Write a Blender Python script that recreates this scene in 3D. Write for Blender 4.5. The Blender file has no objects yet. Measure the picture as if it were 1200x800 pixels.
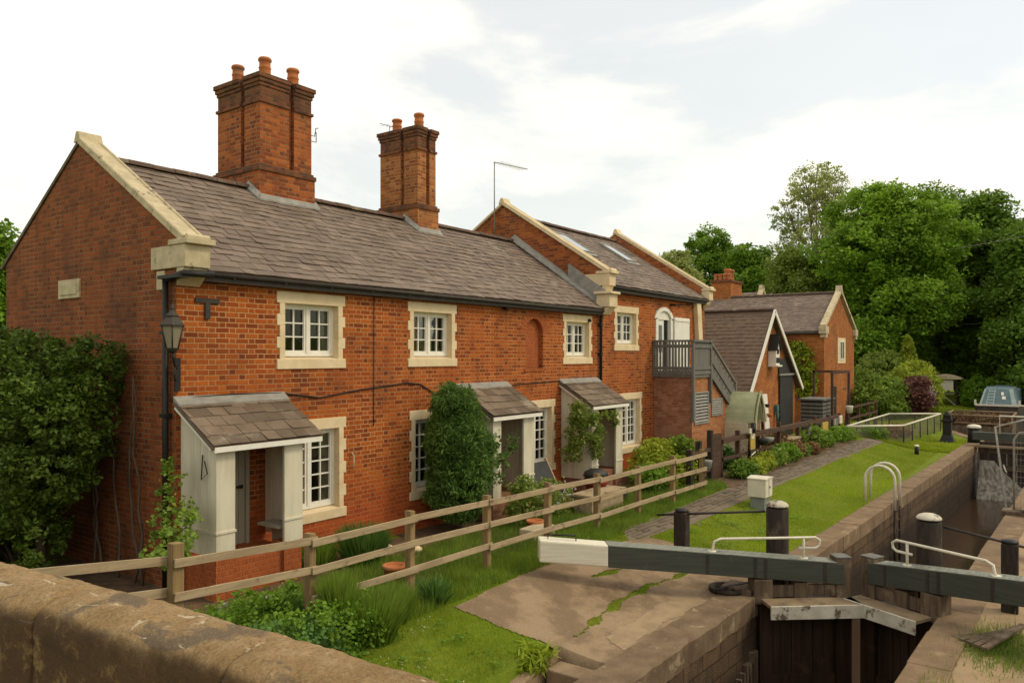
import bpy, math, random
import numpy as np
from mathutils import Vector, Matrix, noise as mnoise
random.seed(7); rng=np.random.default_rng(11)
sc=bpy.context.scene; COL=sc.collection
PI=math.pi; rad=math.radians
# ------------------------------------------------------------------ shader helper
class NT:
    def __init__(s,name):
        s.m=bpy.data.materials.new(name); s.m.use_nodes=True
        s.t=s.m.node_tree; s.t.nodes.clear()
        s.out=s.t.nodes.new('ShaderNodeOutputMaterial')
    def n(s,typ,**k):
        nd=s.t.nodes.new(typ)
        for a,b in k.items(): setattr(nd,a,b)
        return nd
    def lk(s,a,b):
        s.t.links.new(a,b)
    def setin(s,sock,v):
        if isinstance(v,bpy.types.NodeSocket): s.lk(v,sock)
        else:
            if hasattr(sock,'default_value'):
                try: sock.default_value=v
                except Exception: sock.default_value=(*v,1) if len(v)==3 else v
    def m_(s,op,a,b=0.0,c=0.0):
        nd=s.n('ShaderNodeMath',operation=op)
        s.setin(nd.inputs[0],a); s.setin(nd.inputs[1],b); s.setin(nd.inputs[2],c)
        return nd.outputs[0]
    def add(s,a,b): return s.m_('ADD',a,b)
    def sub(s,a,b): return s.m_('SUBTRACT',a,b)
    def mul(s,a,b): return s.m_('MULTIPLY',a,b)
    def mn(s,a,b): return s.m_('MINIMUM',a,b)
    def ss(s,v,lo,hi,a=0.0,b=1.0):
        nd=s.n('ShaderNodeMapRange',interpolation_type='SMOOTHSTEP')
        s.setin(nd.inputs[0],v)
        for i,x in zip((1,2,3,4),(lo,hi,a,b)): s.setin(nd.inputs[i],x)
        return nd.outputs[0]
    def mix(s,f,a,b,bt='MIX'):
        nd=s.n('ShaderNodeMix',data_type='RGBA',blend_type=bt)
        s.setin(nd.inputs[0],f); s.setin(nd.inputs[6],a); s.setin(nd.inputs[7],b)
        return nd.outputs[2]
    def noise(s,vec,scale,detail=4,rough=.55,sc3=None,dist=0):
        if sc3 is not None:
            mp=s.n('ShaderNodeMapping'); s.lk(vec,mp.inputs[0]); mp.inputs['Scale'].default_value=sc3; vec=mp.outputs[0]
        nd=s.n('ShaderNodeTexNoise'); s.lk(vec,nd.inputs['Vector'])
        nd.inputs['Scale'].default_value=scale; nd.inputs['Detail'].default_value=detail; nd.inputs['Roughness'].default_value=rough
        nd.inputs['Distortion'].default_value=dist
        return nd.outputs[0]
    def ramp(s,f,stops,interp='LINEAR'):
        nd=s.n('ShaderNodeValToRGB'); s.lk(f,nd.inputs[0]); cr=nd.color_ramp; cr.interpolation=interp
        while len(cr.elements)<len(stops): cr.elements.new(.5)
        for e,(p,c) in zip(cr.elements,stops): e.position=p; e.color=(*c,1)
        return nd.outputs[0]
    def tc(s,w='Object'): return s.n('ShaderNodeTexCoord').outputs[w]
    def fin(s,col,rough=.9,bump=None,bstr=.4,bdist=.01,spec=.3,metal=0,trans=None):
        p=s.n('ShaderNodeBsdfPrincipled')
        s.setin(p.inputs['Base Color'],col); s.setin(p.inputs['Roughness'],rough)
        p.inputs['Specular IOR Level'].default_value=spec; p.inputs['Metallic'].default_value=metal
        if bump is not None:
            b=s.n('ShaderNodeBump'); b.inputs['Strength'].default_value=bstr; b.inputs['Distance'].default_value=bdist
            s.lk(bump,b.inputs['Height']); s.lk(b.outputs[0],p.inputs['Normal'])
        o=p.outputs[0]
        if trans:
            tr=s.n('ShaderNodeBsdfTranslucent'); s.setin(tr.inputs[0],trans[1])
            mx=s.n('ShaderNodeMixShader'); mx.inputs[0].default_value=trans[0]
            s.lk(o,mx.inputs[1]); s.lk(tr.outputs[0],mx.inputs[2]); o=mx.outputs[0]
        s.lk(o,s.out.inputs[0])
        return s.m
def brick(name,tones,mortar,CH=.080,P=.345,dirt=.35,soot=(.05,.03,.022),mw=.0068,salt=None,low=None):
    s=NT(name); uv=s.tc('UV')
    n1=s.noise(uv,3.5,2); n2=s.noise(uv,11,2)
    sp=s.n('ShaderNodeSeparateXYZ'); s.lk(uv,sp.inputs[0])
    u=s.add(sp.outputs[0],s.mul(s.sub(n2,.5),.022)); v=s.add(sp.outputs[1],s.mul(s.sub(n1,.5),.02))
    vr=s.m_('DIVIDE',v,CH); row=s.m_('FLOOR',vr); fv=s.sub(vr,row)
    pu=s.add(s.m_('DIVIDE',u,P),s.m_('FRACT',s.mul(row,.5)))
    cell=s.m_('FLOOR',pu); f=s.sub(pu,cell); hdr=s.m_('GREATER_THAN',f,.667)
    du=s.mul(s.mn(s.mn(f,s.sub(1.0,f)),s.m_('ABSOLUTE',s.sub(f,.667))),P)
    dv=s.mul(s.mn(fv,s.sub(1.0,fv)),CH)
    mask=s.ss(s.mn(du,dv),mw*.6,mw*1.5)
    cb=s.n('ShaderNodeCombineXYZ'); s.lk(s.add(s.mul(cell,2.0),hdr),cb.inputs[0]); s.lk(row,cb.inputs[1])
    wn=s.n('ShaderNodeTexWhiteNoise',noise_dimensions='2D'); s.lk(cb.outputs[0],wn.inputs[0])
    k=len(tones)
    col=s.ramp(s.add(s.mul(wn.outputs[0],.86),s.mul(hdr,.14)),[((i+.5)/k,t) for i,t in enumerate(tones)])
    fine=s.noise(uv,55,3); col=s.mix(s.ss(fine,.35,.75,0,.45),col,tuple(c*.55 for c in tones[0]))
    big=s.noise(uv,.7,7,.68); big2=s.noise(uv,1.6,4,.6,(1,.35,1))
    mort=s.mix(s.ss(big2,.35,.7),mortar,tuple(c*.5 for c in mortar))
    c=s.mix(mask,mort,col)
    c=s.mix(s.ss(big,.45,.72,0,dirt),c,soot); c=s.mix(s.ss(s.noise(uv,.9,3,.5,(1,1,1),.6),.55,.62,0,.22),c,tones[2] if len(tones)>2 else tones[0]); c=s.mix(s.ss(s.noise(uv,5,4,.7,(1,.25,1)),.58,.75,0,.4),c,tuple(x*.5 for x in tones[0]))
    if salt: c=s.mix(s.ss(big2,.58,.8,0,.5),c,salt)
    if low:   # rising damp: stain with a noisy upper edge near the ground
        lv=s.add(sp.outputs[1],s.mul(s.sub(big2,.5),1.2)); c=s.mix(s.ss(lv,low[0],low[1],.6,0),c,low[2])
    h=s.add(mask,s.mul(fine,.5))
    return s.fin(c,.92,h,.55,.012,.2)
def mott(name,c1,c2,scale=3,c3=None,s3=1.2,rough=.85,sc3=None,bstr=.3,bdist=.01,spec=.3,lo=.35,hi=.65,isl=0,k3=(.55,.7),metal=0,fine=40,uvc=False,grit=0):
    s=NT(name); o=s.tc('UV' if uvc else 'Object')
    a=s.noise(o,scale,6,.6,sc3); c=s.mix(s.ss(a,lo,hi),c1,c2)
    if isl:
        g=s.n('ShaderNodeNewGeometry'); r=g.outputs['Random Per Island']
        c=s.mix(s.ss(r,0,1,0,isl),c,tuple(x*.42 for x in c1))
    if c3: c=s.mix(s.ss(s.noise(o,s3,5,.65),k3[0],k3[1]),c,c3)
    h=s.noise(o,fine,4,.6,sc3)
    if grit: c=s.mix(s.ss(s.noise(o,90,3,.8),.5,.72,0,grit),c,tuple(x*.35 for x in c1)); c=s.mix(s.ss(s.noise(o,24,4,.75),.56,.75,0,grit*.7),c,tuple(min(1,x*1.7) for x in c1))
    return s.fin(c,rough,s.add(a,s.mul(h,.6)),bstr,bdist,spec,metal)
def leaf(name,stops,tr=.28,rough=.55,big=.25,dry=None):
    s=NT(name); g=s.n('ShaderNodeNewGeometry')
    c=s.ramp(g.outputs['Random Per Island'],[(i/(len(stops)-1),t) for i,t in enumerate(stops)])
    nz=s.noise(s.tc('Object'),big,3); c=s.mix(s.ss(nz,.35,.65,0,.6),c,tuple(x*.55 for x in stops[0]))
    if dry: c=s.mix(s.ss(s.noise(s.tc('Object'),1.1,5,.65),.50,.68,0,.75),c,dry)
    return s.fin(c,rough,None,spec=.25,trans=(tr,c))
M={}
M['brick']=brick('facade_brick',[(.21,.045,.011),(.34,.074,.012),(.41,.092,.014),(.47,.122,.018),(.37,.080,.012),(.18,.042,.013)],(.53,.28,.12),low=(.7,1.9,(.42,.075,.02)),dirt=.34)
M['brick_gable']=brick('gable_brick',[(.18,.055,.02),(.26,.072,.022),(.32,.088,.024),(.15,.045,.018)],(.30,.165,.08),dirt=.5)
M['brick_ch']=brick('chimney_brick',[(.22,.055,.018),(.37,.09,.02),(.47,.135,.03),(.18,.05,.02)],(.36,.21,.11),dirt=.35)
M['brick_ch2']=brick('chimney_brick_pale',[(.28,.08,.025),(.42,.13,.032),(.50,.20,.06),(.24,.07,.025)],(.42,.27,.14),dirt=.35)
M['brick_soot']=brick('sooty_brick',[(.12,.05,.028),(.2,.075,.032),(.27,.09,.035)],(.2,.13,.08),dirt=.6)
M['brick_arch']=brick('rubbed_brick',[(.36,.085,.02),(.43,.11,.025)],(.42,.14,.06),P=.12,dirt=.15)
M['brick_old']=brick('annex_brick_dark',[(.26,.10,.05),(.36,.15,.08),(.44,.21,.13),(.3,.11,.055)],(.32,.19,.11),dirt=.35,salt=(.36,.22,.15))
M['brick_pale']=brick('annex_brick_pale',[(.42,.16,.06),(.36,.12,.045),(.5,.22,.09),(.3,.1,.04)],(.46,.26,.13),dirt=.25)
M['brick_or']=brick('outbuilding_brick',[(.34,.10,.025),(.45,.14,.03),(.26,.07,.02),(.50,.18,.04)],(.46,.24,.10),dirt=.4,salt=(.5,.28,.14))
M['slate']=mott('roof_slate',(.175,.125,.092),(.225,.165,.125),2.2,(.31,.245,.18),.8,.75,isl=.42,bstr=.25,k3=(.6,.78),spec=.35)
M['slate_dk']=mott('porch_slate',(.165,.115,.075),(.21,.155,.105),3,(.28,.24,.17),1.5,.7,isl=.6,bstr=.3)
M['tile_br']=mott('brown_roof_tile',(.165,.11,.072),(.135,.09,.06),3,None,rough=.85,isl=.15)
M['ridge']=mott('ridge_tile',(.15,.09,.06),(.10,.065,.05),4,(.22,.2,.12),3,isl=.3)
M['stone']=mott('cream_painted_stone',(.74,.59,.37),(.66,.51,.30),4,(.50,.37,.20),2.2,bstr=.15,k3=(.62,.8))
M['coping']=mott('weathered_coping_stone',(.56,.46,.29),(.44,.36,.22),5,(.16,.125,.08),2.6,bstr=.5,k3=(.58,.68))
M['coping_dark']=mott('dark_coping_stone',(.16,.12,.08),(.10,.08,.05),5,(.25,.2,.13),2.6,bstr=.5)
M['coping_new']=mott('pale_coping_stone',(.72,.58,.36),(.62,.49,.30),4,(.34,.27,.17),2.0,bstr=.3,k3=(.62,.78))
M['white']=mott('white_window_paint',(.80,.76,.66),(.74,.70,.60),6,None,rough=.5,bstr=.08)
M['whitewood']=mott('old_white_boards',(.66,.60,.45),(.54,.48,.35),2.5,(.26,.22,.15),1.6,.8,(2,2,.35),bstr=.3,k3=(.62,.8))
M['doorwood']=mott('faded_door_boards',(.40,.37,.28),(.34,.31,.23),3,None,rough=.7,sc3=(2,2,.3))
M['glass']=None
M['lead']=mott('lead_flashing',(.30,.28,.24),(.22,.21,.18),5,None,rough=.6)
M['black']=mott('black_iron',(.012,.011,.010),(.02,.018,.015),8,None,rough=.5,bstr=.1)
M['blackwood']=mott('tarred_timber',(.022,.016,.012),(.045,.032,.022),4,(.09,.065,.04),3,.8,(3,3,.6),bstr=.5)
M['gutter']=mott('dark_gutter',(.035,.028,.022),(.05,.04,.03),6,None,rough=.6)
M['fence']=mott('weathered_fence_wood',(.43,.325,.195),(.31,.225,.13),3,(.12,.085,.05),4,.85,(.5,5,5),bstr=.5,k3=(.55,.72))
M['fencepost']=mott('fence_post_wood',(.30,.20,.085),(.21,.14,.062),3,(.10,.075,.04),4,.85,(5,5,.5),bstr=.5,k3=(.55,.75))
M['brownwood']=mott('dark_brown_fence_wood',(.055,.028,.017),(.09,.045,.025),3,(.12,.07,.04),4,.8,(.6,5,5),bstr=.4)
M['greywood']=mott('grey_painted_timber',(.165,.156,.135),(.125,.118,.102),3,(.17,.17,.14),3,.75,(4,4,.5),bstr=.3)
M['beam']=mott('slate_blue_beam_paint',(.068,.073,.056),(.050,.054,.042),2.5,(.095,.10,.078),2.4,.62,(.5,9,1),bstr=.25,k3=(.6,.75),uvc=True,grit=.35)
M['beamtop']=mott('worn_beam_top',(.26,.26,.21),(.17,.18,.15),3,(.10,.11,.09),2.4,.75,(.5,9,1),uvc=True,grit=.35)
M['beamwhite']=mott('chipped_white_beam_paint',(.74,.69,.55),(.66,.60,.46),3,(.42,.34,.22),3.2,.6,(.5,9,1),bstr=.3,k3=(.64,.74),uvc=True,grit=.35)
M['gatewood']=mott('wet_gate_timber',(.030,.017,.011),(.055,.032,.018),2.2,(.13,.075,.035),1.6,.45,(5,5,.35),bstr=.6,k3=(.60,.74),spec=.4)
M['gatepost']=mott('weathered_gate_post',(.075,.05,.03),(.15,.105,.065),3,(.23,.17,.11),2.5,.8,(5,5,.4),bstr=.6,k3=(.52,.7))
M['footb']=mott('footboard_top',(.27,.19,.11),(.20,.14,.08),3,(.12,.09,.06),3,.85,(1,1,1))
M['footw']=mott('footboard_white_edge',(.60,.55,.44),(.46,.41,.31),4,(.13,.095,.06),3.4,.75,bstr=.3,k3=(.54,.64))
M['rail_white']=mott('white_rail_paint',(.72,.66,.52),(.62,.56,.43),7,(.30,.2,.1),6,.5,k3=(.68,.75),bstr=.05)
M['concrete']=mott('lockside_concrete',(.315,.22,.13),(.20,.135,.078),1.6,(.17,.11,.06),.9,.9,bstr=.8,lo=.42,hi=.60,bdist=.02,k3=(.5,.68),fine=60,grit=.75)
M['concrete_dark']=mott('damp_lock_edge_concrete',(.22,.15,.088),(.14,.092,.052),2.4,(.36,.27,.165),3.0,.9,bstr=.7,bdist=.03,k3=(.58,.68),fine=60,grit=.7)
M['concrete_lt']=mott('pale_worn_concrete',(.35,.25,.145),(.27,.19,.11),3,None,rough=.9,bstr=.4,grit=.55)
M['dirtcon']=mott('stained_concrete_towpath',(.35,.245,.14),(.26,.175,.095),1.4,(.13,.085,.05),.7,.92,bstr=.6,bdist=.02,k3=(.52,.64),grit=.55)
M['copelock']=mott('lock_coping_stone',(.25,.165,.092),(.18,.115,.065),2.5,(.30,.215,.12),2,.88,bstr=.6,bdist=.02,isl=.3,grit=.55)
M['soil']=mott('garden_soil',(.085,.052,.028),(.14,.085,.045),6,(.22,.12,.055),2,.95,bstr=.8,bdist=.03)
M['path']=mott('old_brick_path',(.15,.115,.078),(.19,.145,.10),3,(.11,.095,.055),2,.9,isl=.45,bstr=.5)
M['terracotta']=mott('terracotta',(.50,.17,.055),(.38,.12,.04),5,(.24,.14,.08),3,.8)
M['black_plastic']=mott('dark_plastic',(.022,.02,.018),(.032,.03,.026),5,None,rough=.5)
M['paleplast']=mott('pale_cabinet',(.70,.64,.50),(.62,.56,.43),4,(.44,.37,.26),3,.6,k3=(.62,.75))
M['greybase']=mott('grey_cabinet_base',(.22,.23,.20),(.17,.18,.155),4,None,rough=.8)
M['bark']=mott('bark',(.085,.06,.04),(.13,.10,.07),3,None,rough=.95,sc3=(3,3,.6),bstr=.8)
M['greenroof']=mott('sage_painted_boards',(.46,.47,.27),(.38,.39,.22),3,None,rough=.7,isl=.25)
M['creamwood']=mott('cream_painted_boards',(.62,.55,.37),(.52,.45,.30),3,None,rough=.7,isl=.2)
M['metal']=mott('galvanised_metal',(.32,.30,.25),(.22,.20,.17),9,(.20,.10,.05),5,.5,k3=(.66,.72),bstr=.05)
M['blue']=mott('faded_blue_canvas',(.13,.19,.20),(.10,.155,.17),3,None,rough=.8)
M['bluelt']=mott('pale_blue_canvas',(.34,.40,.38),(.28,.34,.33),3,None,rough=.8)
M['yellow']=mott('yellow_panel',(.46,.32,.06),(.38,.25,.05),3,None,rough=.8)
M['purple']=mott('dull_red_paint',(.30,.05,.03),(.22,.04,.03),3,None,rough=.6)
M['teal']=mott('teal_glaze',(.05,.16,.15),(.04,.12,.12),3,None,rough=.5)
M['hull']=mott('black_hull_steel',(.03,.025,.02),(.06,.045,.03),2,(.12,.07,.035),2,.6)
M['wicker']=mott('brushwood',(.20,.12,.06),(.11,.065,.035),8,None,rough=.95)
M['foam']=mott('falling_water',(.42,.38,.31),(.20,.165,.12),2,None,rough=.35,sc3=(4,4,.35),bstr=.3,lo=.35,hi=.6,fine=9)
def glassmat():
    s=NT('window_glass'); o=s.tc('Object')
    b=s.n('ShaderNodeBump'); b.inputs['Strength'].default_value=.25; b.inputs['Distance'].default_value=.02; s.lk(s.noise(o,1.6,2),b.inputs['Height'])
    gl=s.n('ShaderNodeBsdfGlossy'); gl.inputs['Roughness'].default_value=.03; gl.inputs['Color'].default_value=(.85,.87,.85,1); s.lk(b.outputs[0],gl.inputs['Normal'])
    tr=s.n('ShaderNodeBsdfTransparent'); tr.inputs[0].default_value=(.72,.72,.66,1)
    fr=s.n('ShaderNodeFresnel'); fr.inputs[0].default_value=1.35; s.lk(b.outputs[0],fr.inputs[1])
    mx=s.n('ShaderNodeMixShader'); s.lk(fr.outputs[0],mx.inputs[0]); s.lk(tr.outputs[0],mx.inputs[1]); s.lk(gl.outputs[0],mx.inputs[2]); s.lk(mx.outputs[0],s.out.inputs[0]); return s.m
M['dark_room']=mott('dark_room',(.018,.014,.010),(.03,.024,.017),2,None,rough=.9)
M['curtain']=mott('curtain_cloth',(.45,.42,.36),(.36,.33,.28),9,None,rough=.9,sc3=(6,6,.3),bstr=.6)
M['glass']=glassmat()
def lampglass():
    s=NT('lamp_glass'); return s.fin((.26,.22,.15),.35,None,spec=.5)
M['lampglass']=lampglass()
# wall stone of the lock chamber and bridge wall
def blockstone(name,c1,c2,mort,bw=.62,bh=.27,stain=(.03,.02,.013),wet=None):
    s=NT(name); uv=s.tc('UV')
    bt=s.n('ShaderNodeTexBrick'); wob=s.noise(uv,2.5,2)
    vm=s.n('ShaderNodeVectorMath',operation='ADD'); s.lk(uv,vm.inputs[0])
    cb=s.n('ShaderNodeCombineXYZ'); s.lk(s.mul(wob,.07),cb.inputs[0]); s.lk(s.mul(wob,.04),cb.inputs[1]); s.lk(cb.outputs[0],vm.inputs[1])
    s.lk(vm.outputs[0],bt.inputs['Vector']); bt.inputs['Scale'].default_value=1; bt.inputs['Brick Width'].default_value=bw; bt.inputs['Row Height'].default_value=bh
    bt.inputs['Mortar Size'].default_value=.012; bt.inputs['Mortar Smooth'].default_value=.4
    s.setin(bt.inputs['Color1'],(*c1,1)); s.setin(bt.inputs['Color2'],(*c2,1)); s.setin(bt.inputs['Mortar'],(*mort,1))
    a=s.noise(uv,1.3,6,.65,(1,.5,1)); c=s.mix(s.ss(a,.42,.68,0,.85),bt.outputs[0],stain)
    st=s.noise(uv,3.5,5,.6,(1,.12,1)); c=s.mix(s.ss(st,.56,.72,0,.45),c,tuple(min(1,x*2.3) for x in c1))
    if wet:
        sp=s.n('ShaderNodeSeparateXYZ'); s.lk(uv,sp.inputs[0]); lv=s.add(sp.outputs[1],s.mul(s.sub(a,.5),.7))
        c=s.mix(s.ss(lv,wet-.25,wet+.1,.85,0),c,stain)
    f=s.noise(uv,28,5); h=s.add(s.mul(bt.outputs['Fac'],-1.2),s.mul(f,.8))
    return s.fin(c,.8,h,.7,.03,.3)
M['lockstone']=blockstone('lock_wall_stone',(.15,.092,.048),(.10,.06,.032),(.045,.028,.016),wet=-.85)
# ------------------------------------------------------------------ geometry helper
ORG={}
class MB:
    def __init__(s): s.v=[]; s.f=[]; s.sm=[]
    def add(s,vs,fs,smooth=False):
        b=len(s.v); s.v+= [tuple(p) for p in vs]; s.f+= [tuple(i+b for i in f) for f in fs]; s.sm+=[smooth]*len(fs); return s
    def box(s,a,b):
        x0,y0,z0=[min(a[i],b[i]) for i in range(3)]; x1,y1,z1=[max(a[i],b[i]) for i in range(3)]
        return s.add([(x0,y0,z0),(x1,y0,z0),(x1,y1,z0),(x0,y1,z0),(x0,y0,z1),(x1,y0,z1),(x1,y1,z1),(x0,y1,z1)],
          [(0,3,2,1),(4,5,6,7),(0,1,5,4),(1,2,6,5),(2,3,7,6),(3,0,4,7)])
    def hexa(s,lo,hi):  # 4 bottom + 4 top points
        return s.add(list(lo)+list(hi),[(0,3,2,1),(4,5,6,7),(0,1,5,4),(1,2,6,5),(2,3,7,6),(3,0,4,7)])
    def bar(s,p,q,w,h,up=(0,0,1)):   # box beam from p to q, width w, height h centred
        p=Vector(p); q=Vector(q); d=(q-p).normalized(); sd=d.cross(Vector(up))
        if sd.length<1e-4: sd=d.cross(Vector((0,1,0)))
        sd.normalize(); u=sd.cross(d).normalized()
        c=[(-w/2,-h/2),(w/2,-h/2),(w/2,h/2),(-w/2,h/2)]
        vs=[p+sd*a+u*b for a,b in c]+[q+sd*a+u*b for a,b in c]
        return s.add(vs,[(3,2,1,0),(4,5,6,7),(0,1,5,4),(1,2,6,5),(2,3,7,6),(3,0,4,7)])
    def prism(s,poly,axis,a,b):
        # poly of 2D points; axis 'x': (y,z), 'y': (x,z), 'z': (x,y)
        def P(t,k): return {'x':(k,t[0],t[1]),'y':(t[0],k,t[1]),'z':(t[0],t[1],k)}[axis]
        n=len(poly); vs=[P(t,a) for t in poly]+[P(t,b) for t in poly]
        fs=[tuple(range(n)),tuple(range(2*n-1,n-1,-1))]+[(i,i+n,(i+1)%n+n,(i+1)%n) for i in range(n)]
        return s.add(vs,fs)
    def tube(s,pts,r,n=8,caps=True):
        pts=[Vector(p) for p in pts]; R=r if isinstance(r,(list,tuple)) else [r]*len(pts)
        vs=[];ref=None
        for i,p in enumerate(pts):
            d=(pts[min(i+1,len(pts)-1)]-pts[max(i-1,0)]).normalized()
            if ref is None:
                ref=d.cross(Vector((0,0,1)))
                if ref.length<.05: ref=d.cross(Vector((0,1,0)))
            ref=(ref-d*ref.dot(d)).normalized(); o=d.cross(ref)
            for k in range(n):
                a=2*PI*k/n; vs.append(p+(ref*math.cos(a)+o*math.sin(a))*R[i])
        fs=[]
        for i in range(len(pts)-1):
            for k in range(n):
                k2=(k+1)%n; fs.append((i*n+k,i*n+k2,(i+1)*n+k2,(i+1)*n+k))
        if caps: fs+=[tuple(range(n-1,-1,-1)),tuple((len(pts)-1)*n+k for k in range(n))]
        return s.add(vs,fs,True)
    def lathe(s,c,prof,n=16,smooth=True):
        vs=[(c[0]+r*math.cos(2*PI*k/n),c[1]+r*math.sin(2*PI*k/n),c[2]+z) for r,z in prof for k in range(n)]
        fs=[(i*n+k,i*n+(k+1)%n,(i+1)*n+(k+1)%n,(i+1)*n+k) for i in range(len(prof)-1) for k in range(n)]
        fs+=[tuple(range(n-1,-1,-1)),tuple((len(prof)-1)*n+k for k in range(n))]
        return s.add(vs,fs,smooth)
    def build(s,name,mat,parent=None,bevel=0,label=None,uv=True,auto=True):
        off=ORG.get(parent.name,(0,0,0)) if parent else (0,0,0)
        me=bpy.data.meshes.new(name)
        vs=[(a-off[0],b-off[1],c-off[2]) for a,b,c in s.v]
        me.from_pydata(vs,[],s.f); me.update()
        me.polygons.foreach_set('use_smooth',s.sm)
        if uv:
            L=me.uv_layers.new(name='UVMap'); co=s.v; data=[0.0]*(2*len(me.loops)); 
            for p in me.polygons:
                n=p.normal
                if abs(n.z)>.95: t=Vector((1,0,0)); w=Vector((0,1,0))
                else:
                    t=Vector((-n.y,n.x,0)).normalized(); w=n.cross(t)
                    # keep directions stable
                    if abs(t.x)>abs(t.y):
                        if t.x<0: t=-t
                    elif t.y<0: t=-t
                    if w.z<0: w=-w
                    if abs(n.z)<.2: w=Vector((0,0,1))
                for li in p.loop_indices:
                    c=co[me.loops[li].vertex_index]
                    data[2*li]=c[0]*t.x+c[1]*t.y+c[2]*t.z; data[2*li+1]=c[0]*w.x+c[1]*w.y+c[2]*w.z
            L.data.foreach_set('uv',data)
        o=bpy.data.objects.new(name,me); COL.objects.link(o)
        me.materials.append(M[mat] if isinstance(mat,str) else mat)
        if parent: o.parent=parent; ORG[o.name]=off
        if bevel:
            md=o.modifiers.new('Bevel','BEVEL'); md.width=bevel; md.segments=2; md.limit_method='ANGLE'; md.angle_limit=rad(40)
        if label: o['label']=label
        return o
def thing(name,label,cat,loc=(0,0,0),group=None):
    o=bpy.data.objects.new(name,None); COL.objects.link(o); o.location=loc; o.empty_display_size=.2
    o['label']=label; o['category']=cat
    if group: o['group']=group
    ORG[o.name]=tuple(loc); return o
def tag(o,label,cat,group=None,kind=None):
    if label: o['label']=label
    if cat: o['category']=cat
    if group: o['group']=group
    if kind: o['kind']=kind
    return o
def struct(o,label=None):
    o['kind']='structure'
    if label: o['label']=label
    return o
def meshnp(name,V,Fq,mat,parent=None,org=(0,0,0)):
    # V (N,3) array, Fq (M,k) faces of equal size k
    me=bpy.data.meshes.new(name); k=Fq.shape[1]
    V=V-np.array(ORG.get(parent.name,(0,0,0)) if parent else org)
    me.vertices.add(len(V)); me.vertices.foreach_set('co',V.astype(np.float32).ravel())
    me.loops.add(Fq.size); me.loops.foreach_set('vertex_index',Fq.astype(np.int32).ravel())
    me.polygons.add(len(Fq)); me.polygons.foreach_set('loop_start',np.arange(0,Fq.size,k,dtype=np.int32))
    me.polygons.foreach_set('loop_total',np.full(len(Fq),k,dtype=np.int32)); me.update(calc_edges=True)
    me.materials.append(M[mat] if isinstance(mat,str) else mat)
    o=bpy.data.objects.new(name,me); COL.objects.link(o)
    if parent: o.parent=parent; ORG[o.name]=ORG[parent.name]
    else: o.location=org
    return o
# ------------------------------------------------------------------ foliage helper
def leafquads(P,size,elong=1.6,up=.35,dirv=None,spread=1.0,droop=0):
    n=len(P); sz=size*(.6+.8*rng.random(n))[:,None]
    nrm=rng.normal(size=(n,3)); nrm[:,2]=np.abs(nrm[:,2])+up
    nrm/=np.linalg.norm(nrm,axis=1)[:,None]
    t=rng.normal(size=(n,3)) if dirv is None else dirv+spread*rng.normal(size=(n,3))*.35
    t[:,2]-=droop
    if dirv is None: t-=nrm*(t*nrm).sum(1)[:,None]
    else:
        nrm-=t*((t*nrm).sum(1)/(t*t).sum(1))[:,None]; nrm/=np.linalg.norm(nrm,axis=1)[:,None]
    t/=np.linalg.norm(t,axis=1)[:,None]; b=np.cross(nrm,t)
    A=P-t*sz*elong*.5; C=P+t*sz*elong*.5+nrm*sz*.1; B=P+b*sz*.5-t*sz*.1; D=P-b*sz*.5-t*sz*.1
    V=np.stack([A,B,C,D],1).reshape(-1,3); F=np.arange(4*n).reshape(n,4)
    return V,F
def clumps(lobes,ncl,per,cs,shell=.75,flat=.7):
    """lobes: list of (centre, radii). Clump centres near the surface of each lobe, leaves gathered round them."""
    out=[]; vol=np.array([l[1][0]*l[1][1]*l[1][2] for l in lobes])**(2/3); vol/=vol.sum()
    for (c,r),w in zip(lobes,vol):
        m=max(3,int(ncl*w)); d=rng.normal(size=(m,3)); d/=np.linalg.norm(d,axis=1)[:,None]
        q=d*(shell+(1.06-shell)*rng.random(m)[:,None]**.6)*np.array(r)+np.array(c)
        s=cs*(.55+.9*rng.random(m)); k=(per*(.4+1.2*rng.random(m))).astype(int)
        for i in range(m):
            g=rng.normal(size=(k[i],3)); g/=np.maximum(1e-3,np.linalg.norm(g,axis=1))[:,None]; g*=(rng.random(k[i])**.5)[:,None]*s[i]; g[:,2]*=flat
            out.append(q[i]+g)
    return np.concatenate(out)
def shrub(name,label,cat,lobes,ncl,per,cs,ls,mat,group=None,stem=True,elong=1.6,shell=.55,flat=.8,droop=0,dirv=None,up=.35,zmin=None):
    c=lobes[0][0]; base=min(l[0][2]-l[1][2] for l in lobes)
    t=thing(name,label,cat,(c[0],c[1],base),group)
    P=clumps(lobes,ncl,per,cs,shell,flat)
    P=P[P[:,2]>(base if zmin is None else zmin)]
    V,F=leafquads(P,ls,elong,up,dirv,1,droop); meshnp('foliage',V,F,mat,t)
    if stem:
        m=MB()
        for i in range(6):
            l=random.choice(lobes); q=Vector(l[0])+Vector((random.uniform(-.5,.5)*l[1][0],random.uniform(-.5,.5)*l[1][1],random.uniform(0,.5)*l[1][2]))
            p=Vector((c[0]+random.uniform(-.08,.08),c[1]+random.uniform(-.08,.08),base-.1)); mid=(p+q)/2+Vector((random.uniform(-.1,.1),random.uniform(-.1,.1),.1))
            m.tube([p,mid,q],[.03,.02,.008],5)
        m.build('stem','bark',t,uv=False)
    return t
M['leaf_mid']=leaf('leaves_mid',[(.15,.27,.022),(.20,.35,.03),(.27,.43,.04),(.17,.30,.025)],tr=.42)
M['leaf_bright']=leaf('leaves_bright',[(.19,.33,.028),(.26,.43,.036),(.33,.50,.05)],tr=.45)
M['leaf_dark']=leaf('leaves_dark',[(.12,.22,.024),(.175,.29,.034),(.24,.37,.045)],tr=.42)
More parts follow.
